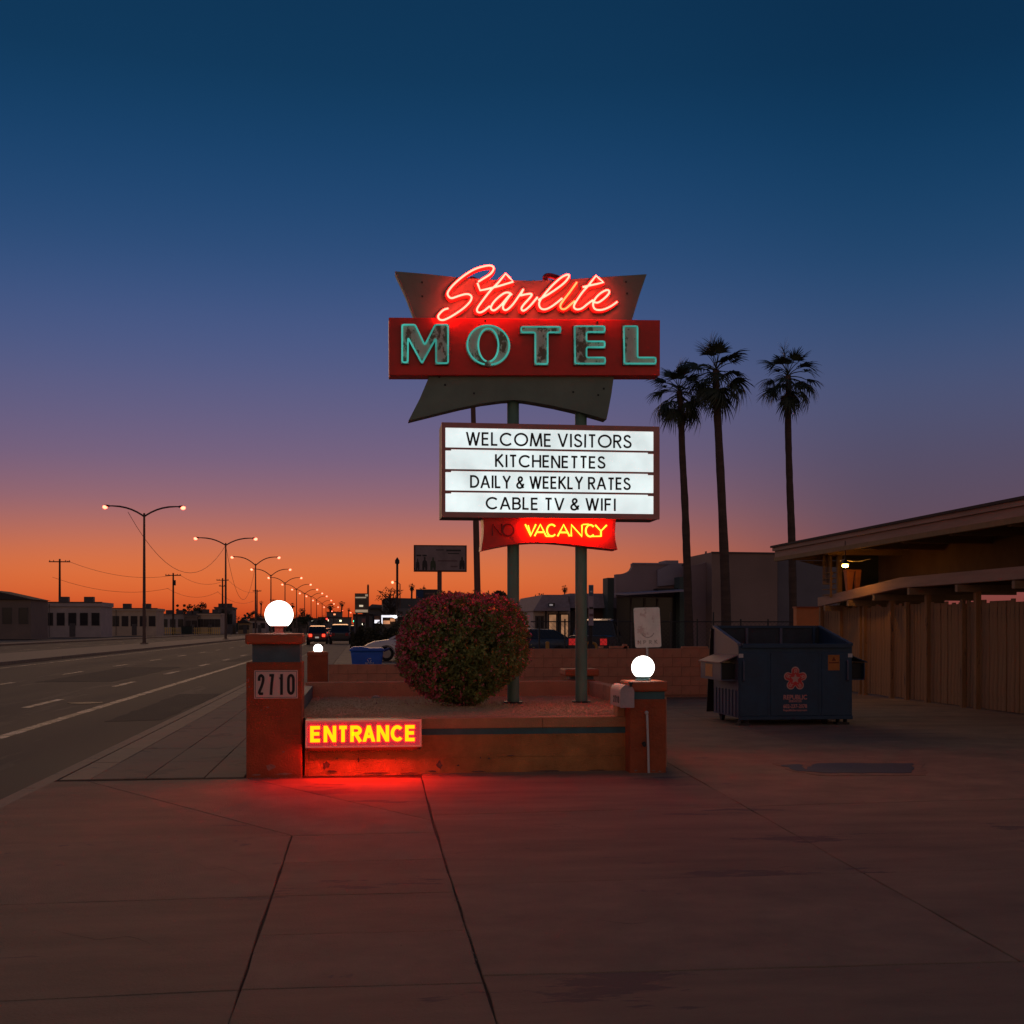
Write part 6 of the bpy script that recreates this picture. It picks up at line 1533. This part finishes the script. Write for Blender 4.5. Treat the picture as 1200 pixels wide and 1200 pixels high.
# ================================================================== BLUE RECYCLING BIN
M_bin = mat('blue_plastic', (0.012, 0.13, 0.62), .4, .15, 4, .05, 20); M_bin2 = mat('blue_plastic_dark', (0.010, 0.05, 0.20), .45, .15, 4)
Yr = 27.6; x0, x1 = X_(411, Yr), X_(449, Yr); zt_ = P(430, 757.8, Yr).z; w = x1 - x0
rb = thing('recycling_bin', 'blue plastic recycling bin with white print behind the boundary wall', 'bin', ((x0 + x1) / 2, Yr + .3, 0))
b = MB(); v = []
for z, e, d0, d1 in ((.06, .09, .05, .5), (.5, .05, .03, .56), (zt_ - .13, .0, .0, .62), (zt_ - .10, -.015, -.02, .64)): v += [(x0 + e, Yr + d0, z), (x1 - e, Yr + d0, z), (x1 - e, Yr + d1, z), (x0 + e, Yr + d1, z)]
b.add(v, [(3,2,1,0), (12,13,14,15)] + [(k*4+j, k*4+(j+1)%4, k*4+4+(j+1)%4, k*4+4+j) for k in range(3) for j in range(4)]); b.build('body', M_bin, rb, bevel=.03)
b = MB(); prof = [(x0 - .03, zt_ - .10), (x0 - .02, zt_ - .05), (x0 + .05, zt_ - .005), (x0 + w * .35, zt_), (x0 + w * .6, zt_ - .035), (x1 - .02, zt_ - .03), (x1 + .03, zt_ - .06), (x1 + .03, zt_ - .10)]
b.prism(prof, Yr - .04, Yr + .66); b.build('lid', M_bin, rb, smooth=True, bevel=.015)
b = MB(); b.tube([(x1 + .02, Yr + .3, zt_ - .10), (x1 + .13, Yr + .3, zt_ - .05), (x1 + .13, Yr + .5, zt_ - .05), (x1 + .02, Yr + .5, zt_ - .1)], .028, 8); b.build('handle', M_bin2, rb, smooth=True)
for yy in (Yr + .52,):
    for xx in (x0 + .05, x1 - .05): b = MB(); b.cyl((xx - .03, yy, .09), (xx + .03, yy, .09), .10, 14); b.build('wheel', M_black, rb, smooth=True)
M_bp = mat('bin_print', (.5, .55, .62), .6)
b = MB(); c = P(433, 773.5, Yr); 
for k in range(3):
    a = radians(90 + 120 * k); u = Vector((cos(a), sin(a))); v_ = Vector((-sin(a), cos(a))); p0 = Vector((c.x, c.z)) + u * .035
    ribbon(b, [tuple(p0 + v_ * -.035), tuple(p0 + v_ * .02)], .016, Yr - .012 - .001 * k, Yr - .002, 0, 0, 1, 1)
b.build('recycling_mark', M_bp, rb)
b = MB(); text_front(b, 'RECYCLE', c.x, Yr - .004, c.z - .095, .06, .001, .002, width=.19); b.build('print', M_bp, rb)

# ================================================================== VEHICLES
M_tyre = mat('tyre', (0.015, 0.014, 0.014), .85, .2, 10); M_rim = mat('rim', (0.30, 0.29, 0.29), .35, .1, 6, metal=.7)
M_glass = mat('car_glass', (0.012, 0.014, 0.018), .08, .1, 2, 0.0); M_tail = emis('tail_light', (3.5, .12, .05), 1.0, base=(.3, .01, .01)); M_taildim = emis('dim_tail_light', (.30, .01, .01), 1.0, base=(.3, .01, .01))
M_headl = emis('head_light', (9, 8.5, 8), 1.0); M_plastic = mat('car_trim', (0.02, 0.02, 0.02), .6); M_lens = mat('unlit_lens', (.35, .3, .28), .2)
def car(name, label, x, Y, heading, paint, kind='sedan', tail=None, head=None, cat='car', detail=True, group=None, plate=False):
    """local +X is forward; heading rotates about Z"""
    root = thing(name, label, cat, (0, 0, 0), group)
    if kind == 'sedan': L_, W, H, sh, wb = 4.6, .90, 1.44, .86, 1.35; st_ = [(-2.3, .55, .95), (-2.15, .50, 1.0), (-1.6, .40, 1.02), (1.0, .38, .98), (1.9, .40, .86), (2.2, .42, .74), (2.32, .46, .62)]; cab = [(-1.95, 1.0), (-1.15, 1.40), (-.2, H), (.35, 1.42), (1.25, .97)]
    elif kind == 'suv': L_, W, H, sh, wb = 4.7, .96, 1.78, 1.05, 1.4; st_ = [(-2.3, .5, 1.0), (-2.2, .45, 1.12), (-1.6, .42, 1.13), (1.0, .42, 1.1), (2.0, .44, 1.02), (2.25, .5, .9), (2.35, .55, .7)]; cab = [(-2.22, 1.12), (-1.95, 1.70), (-.2, H), (.35, 1.74), (1.2, 1.1)]
    else: L_, W, H, sh, wb = 5.4, .98, 1.85, 1.1, 1.7; st_ = [(-2.7, .55, 1.15), (-2.65, .5, 1.18), (-1.0, .45, 1.18), (1.2, .45, 1.16), (2.3, .46, 1.1), (2.6, .5, .95), (2.7, .55, .7)]; cab = [(-.75, 1.18), (-.6, 1.78), (.1, H), (.55, 1.82), (1.35, 1.16)]
    r = .33 if kind == 'sedan' else .38
    b = MB(); rings = []
    for (xx, zl, zh) in st_:
        w = W * (1 if abs(xx) < L_ * .36 else .9 if abs(xx) < L_ * .45 else .8); zm = (zl + zh) / 2
        rings.append([(xx, -w * .9, zl - .15 if abs(xx) < L_*.42 else zl - .08), (xx, -w, zl + .05), (xx, -w * 1.0, zm + .08), (xx, -w * .93, zh - .04), (xx, -w * .82, zh), (xx, w * .82, zh), (xx, w * .93, zh - .04), (xx, w, zm + .08), (xx, w, zl + .05), (xx, w * .9, zl - .15 if abs(xx) < L_*.42 else zl - .08)])
    vs = [p for rg in rings for p in rg]; n = 10
    b.add(vs, [(k*n+j, k*n+(j+1)%n, (k+1)*n+(j+1)%n, (k+1)*n+j) for k in range(len(rings)-1) for j in range(n)] + [tuple(range(n))[::-1], tuple(range((len(rings)-1)*n, len(rings)*n))])
    parts = [(b, 'body', paint, True)]
    b = MB(); n = len(cab); xm = sum(c[0] for c in cab) / n
    def cabsec(sc_, zz): return None
    # cabin: lower glass band and roof
    low = cab[0], cab[-1]; z0 = min(cab[0][1], cab[-1][1]) - .06
    top = cab[1:-1]
    bot = [(cab[0][0], -W * .86, z0), (cab[-1][0], -W * .86, z0), (cab[-1][0], W * .86, z0), (cab[0][0], W * .86, z0)]
    tp = [(top[0][0], -W * .70, top[0][1] - .03), (top[-1][0], -W * .70, top[-1][1] - .03), (top[-1][0], W * .70, top[-1][1] - .03), (top[0][0], W * .70, top[0][1] - .03)]
    b.add(bot + tp, [(0,3,2,1), (4,5,6,7), (0,1,5,4), (1,2,6,5), (2,3,7,6), (3,0,4,7)]); parts.append((b, 'windows', M_glass, False))
    b = MB(); v = []
    for (xx, zz) in top: v += [(xx, -W * .71, zz - .04), (xx, -W * .6, zz), (xx, W * .6, zz), (xx, W * .71, zz - .04)]
    k = len(top); b.add(v, [(i*4+j, i*4+j+1, i*4+j+5, i*4+j+4) for i in range(k-1) for j in range(3)] + [(i*4+3, i*4, i*4+4, i*4+7) for i in range(k-1)] + [(3,2,1,0), ((k-1)*4, (k-1)*4+1, (k-1)*4+2, (k-1)*4+3)]); parts.append((b, 'roof', paint, True))
    for s in (-1, 1):
        for (xa, za, xb, zb) in ((cab[0][0], z0, top[0][0], top[0][1] - .03), (cab[-1][0], z0, top[-1][0], top[-1][1] - .03), ((cab[0][0] + cab[-1][0]) / 2 - .1, z0, (top[0][0] + top[-1][0]) / 2 - .05, top[0][1] - .03)):
            b = MB(); b.tube([(xa, s * W * .865, za), (xb, s * W * .705, zb)], .035, 5); parts.append((b, 'window_pillar', paint, False))
    for s in (-1, 1):
        for xx in (-wb, wb):
            b = MB(); b.cyl((xx, s * (W - .20), r), (xx, s * (W + .01), r), r, 20); b2 = MB(); b2.cyl((xx, s * (W + .011), r), (xx, s * (W + .02), r), r * .62, 14)
            parts.append((b, 'wheel', M_tyre, True, (b2, 'rim', M_rim)))
            b = MB(); b.tube([(xx + (r + .03) * cos(a), s * (W - .01), r + (r + .03) * sin(a)) for a in [pi * i / 10 for i in range(11)]], .014, 5); parts.append((b, 'wheel_arch', M_plastic, True))
    for s in (-1, 1):
        zt_ = st_[1][2] - .12
        b = MB(); b.box(-L_/2 - .03, -L_/2 + .12, s * W * .62 - .13, s * W * .62 + .13, zt_ - (.25 if kind != 'sedan' else .12), zt_); parts.append((b, 'tail_light', tail or M_reddark, False))
        b = MB(); b.box(L_/2 - .22, L_/2 + .02, s * W * .6 - .16, s * W * .6 + .16, st_[-2][2] - .22, st_[-2][2] - .06); parts.append((b, 'head_light', head or M_lens, False))
    if plate: b = MB(); b.box(-L_/2 - .05, -L_/2 - .02, -.17, .17, .62, .76); parts.append((b, 'licence_plate', emis('lit_plate', (.35, .3, .25), .8), False))
    b = MB(); b.box(-L_/2 - .03, -L_/2 + .1, -W * .7, W * .7, .38, .52); parts.append((b, 'rear_bumper', M_plastic, False))
    for pt_ in parts:
        o = pt_[0].build(pt_[1], pt_[2], root, smooth=pt_[3])
        if len(pt_) > 4: pt_[4][0].build(pt_[4][1], pt_[4][2], o)
    root.location = (x, Y, 0 if x > KX else -.13); root.rotation_euler = (0, 0, heading)
    return root
M_pwhite = mat('white_car_paint', (0.85, 0.72, 0.66), .3, .03, 1, 0, coat=.5); M_pdark = mat('dark_car_paint', (0.025, 0.028, 0.035), .3, .05, 1, 0, coat=.5)
M_pred = mat('maroon_car_paint', (0.09, 0.02, 0.02), .3, .05, 1, 0, coat=.5); M_pgrey = mat('grey_car_paint', (0.12, 0.12, 0.13), .35, .05, 1, 0, coat=.4)
Yv = 56
car('parked_car', 'white car parked facing left beside the bush, behind the blue bin', X_(427, Yv) + 2.32, Yv, pi, M_pwhite)
car('parked_suv', 'dark sport utility car seen from behind on the drive edge left of the hedge', X_(398.5, 110), 112.3, pi / 2, M_pdark, 'suv', cat='car')
car('waiting_car', 'dark red car with glowing tail light beside the tall left pillar', X_(371.5, 115), 117.3, pi / 2, M_pred, 'suv', tail=M_tail, plate=True)
car('pickup_truck', 'dark pickup truck with red tail light behind the right green post', X_(713.5, 47), 49.5, radians(72), M_pdark, 'pickup', tail=M_taildim, cat='truck')
car('parked_hatchback', 'dark blue car parked before the mansard building beside the bush', X_(617, 56) , 56, pi, mat('blue_car_paint', (0.03, 0.05, 0.08), .35, coat=.4))
for i, (px, d, nm, hd, tl, he, lab) in enumerate([(379, 190, 'sedan', pi/2, M_tail, None, 'far car with red tail lights just right of the maroon car'), (405, 230, 'sedan', -pi/2, None, M_headl, 'far car facing us with bright white head lights'),
      (417.5, 170, 'suv', pi/2, M_tail, None, 'far car with red tail lights below the traffic light'), (420.5, 200, 'sedan', pi/2, M_tail, None, 'second far car with red tail lights beside the tall road sign'), (386, 260, 'sedan', pi/2, M_tail, None, 'tiny far car with red tail lights under the wide palm'),
      (392, 300, 'sedan', -pi/2, None, M_headl, 'tiny far car with small white head lights under the slim palm'), (372, 330, 'sedan', -pi/2, None, M_headl, 'tiny far car facing us above the distant pillar')]):
    car('distant_car', lab, X_(px, d), d, hd, M_pgrey if i % 2 else M_pdark, nm, tail=tl, head=he, group='far traffic on the street')
# traffic signals
M_sg = emis('green_signal', (.15, 4.5, 2.2), 1.0); M_sr = emis('red_signal', (5, .15, .1), 1.0)
def signal(px, py, Y, m, label):
    p = P(px, py, Y); t = thing('traffic_light', label, 'traffic light', (p.x + .6, Y, 0), 'traffic lights at the far crossing')
    b = MB(); b.tube([(p.x + 1.6, Y, -.1), (p.x + 1.6, Y, p.z + .9), (p.x, Y, p.z + .95)], .07, 8); b.build('pole', M_darkmetal, t)
    b = MB(); b.box(p.x - .25, p.x + .25, Y - .15, Y + .15, p.z - .45, p.z + .85); b.build('housing', M_black, t)
    for k, (dz_, on) in enumerate(((.55, m is M_sr), (.2, False), (-.2, m is M_sg))):
        b = MB(); b.sphere((p.x, Y - .17, p.z + dz_ + (0.2 if m is M_sg else -.55) * 0), .20 if on else .12, 10, (1, .5, 1)); b.build('lens', m if on else M_plastic, t, smooth=True)
signal(415.3, 726.5, 210, M_sg, 'green lit traffic light left of the tall road sign')
signal(418, 731, 240, M_sr, 'red lit traffic light low beside the tall road sign')
signal(383, 728, 300, M_sr, 'small red traffic light under the distant wide palm')
# small shop lights far down the street: shop fronts with lit windows
for i, (px, py, Y, c, lab) in enumerate([(384, 727, 340, (2.2, 1.8, 1.2), 'tiny low shop with a lit window under the wide palm'), (399, 727.5, 300, (2.4, 2.2, 1.2), 'tiny low shop with a bright window beneath the slim palm'), (425.5, 731.5, 160, (2.6, 2.4, 1.8), 'small kiosk with a lit window below the tall road sign'), (392, 720, 420, (1.6, .5, .2), 'faint far shop with an orange window'), (366, 728, 360, (1.4, 1.2, .9), 'far shop with small lit window above the distant pillar')]):
    x = X_(px, Y); p = P(px, py, Y); t = thing('far_shop', lab, 'shop', (x, Y, 0), 'far shop fronts')
    w = 2.6 if Y > 200 else 1.2; b = MB(); b.box(x - w, x + w, Y, Y + 4, -.1, max(3, p.z + .7)); b.build('wall', M_dk2, t)
    b = MB(); b.box(x - w - .1, x + w + .1, Y - .2, Y + 4, max(3, p.z + .7), max(3, p.z + .7) + .2); b.build('roof', M_roof, t)
    b = MB(); s_ = Y / F_PX; b.box(x - 1.1 * s_, x + 1.1 * s_, Y - .05, Y - .001, p.z - .9 * s_, p.z + .9 * s_); b.build('lit_window', emis('far_window_%s' % 'abcde'[i], c, 1.0), t)
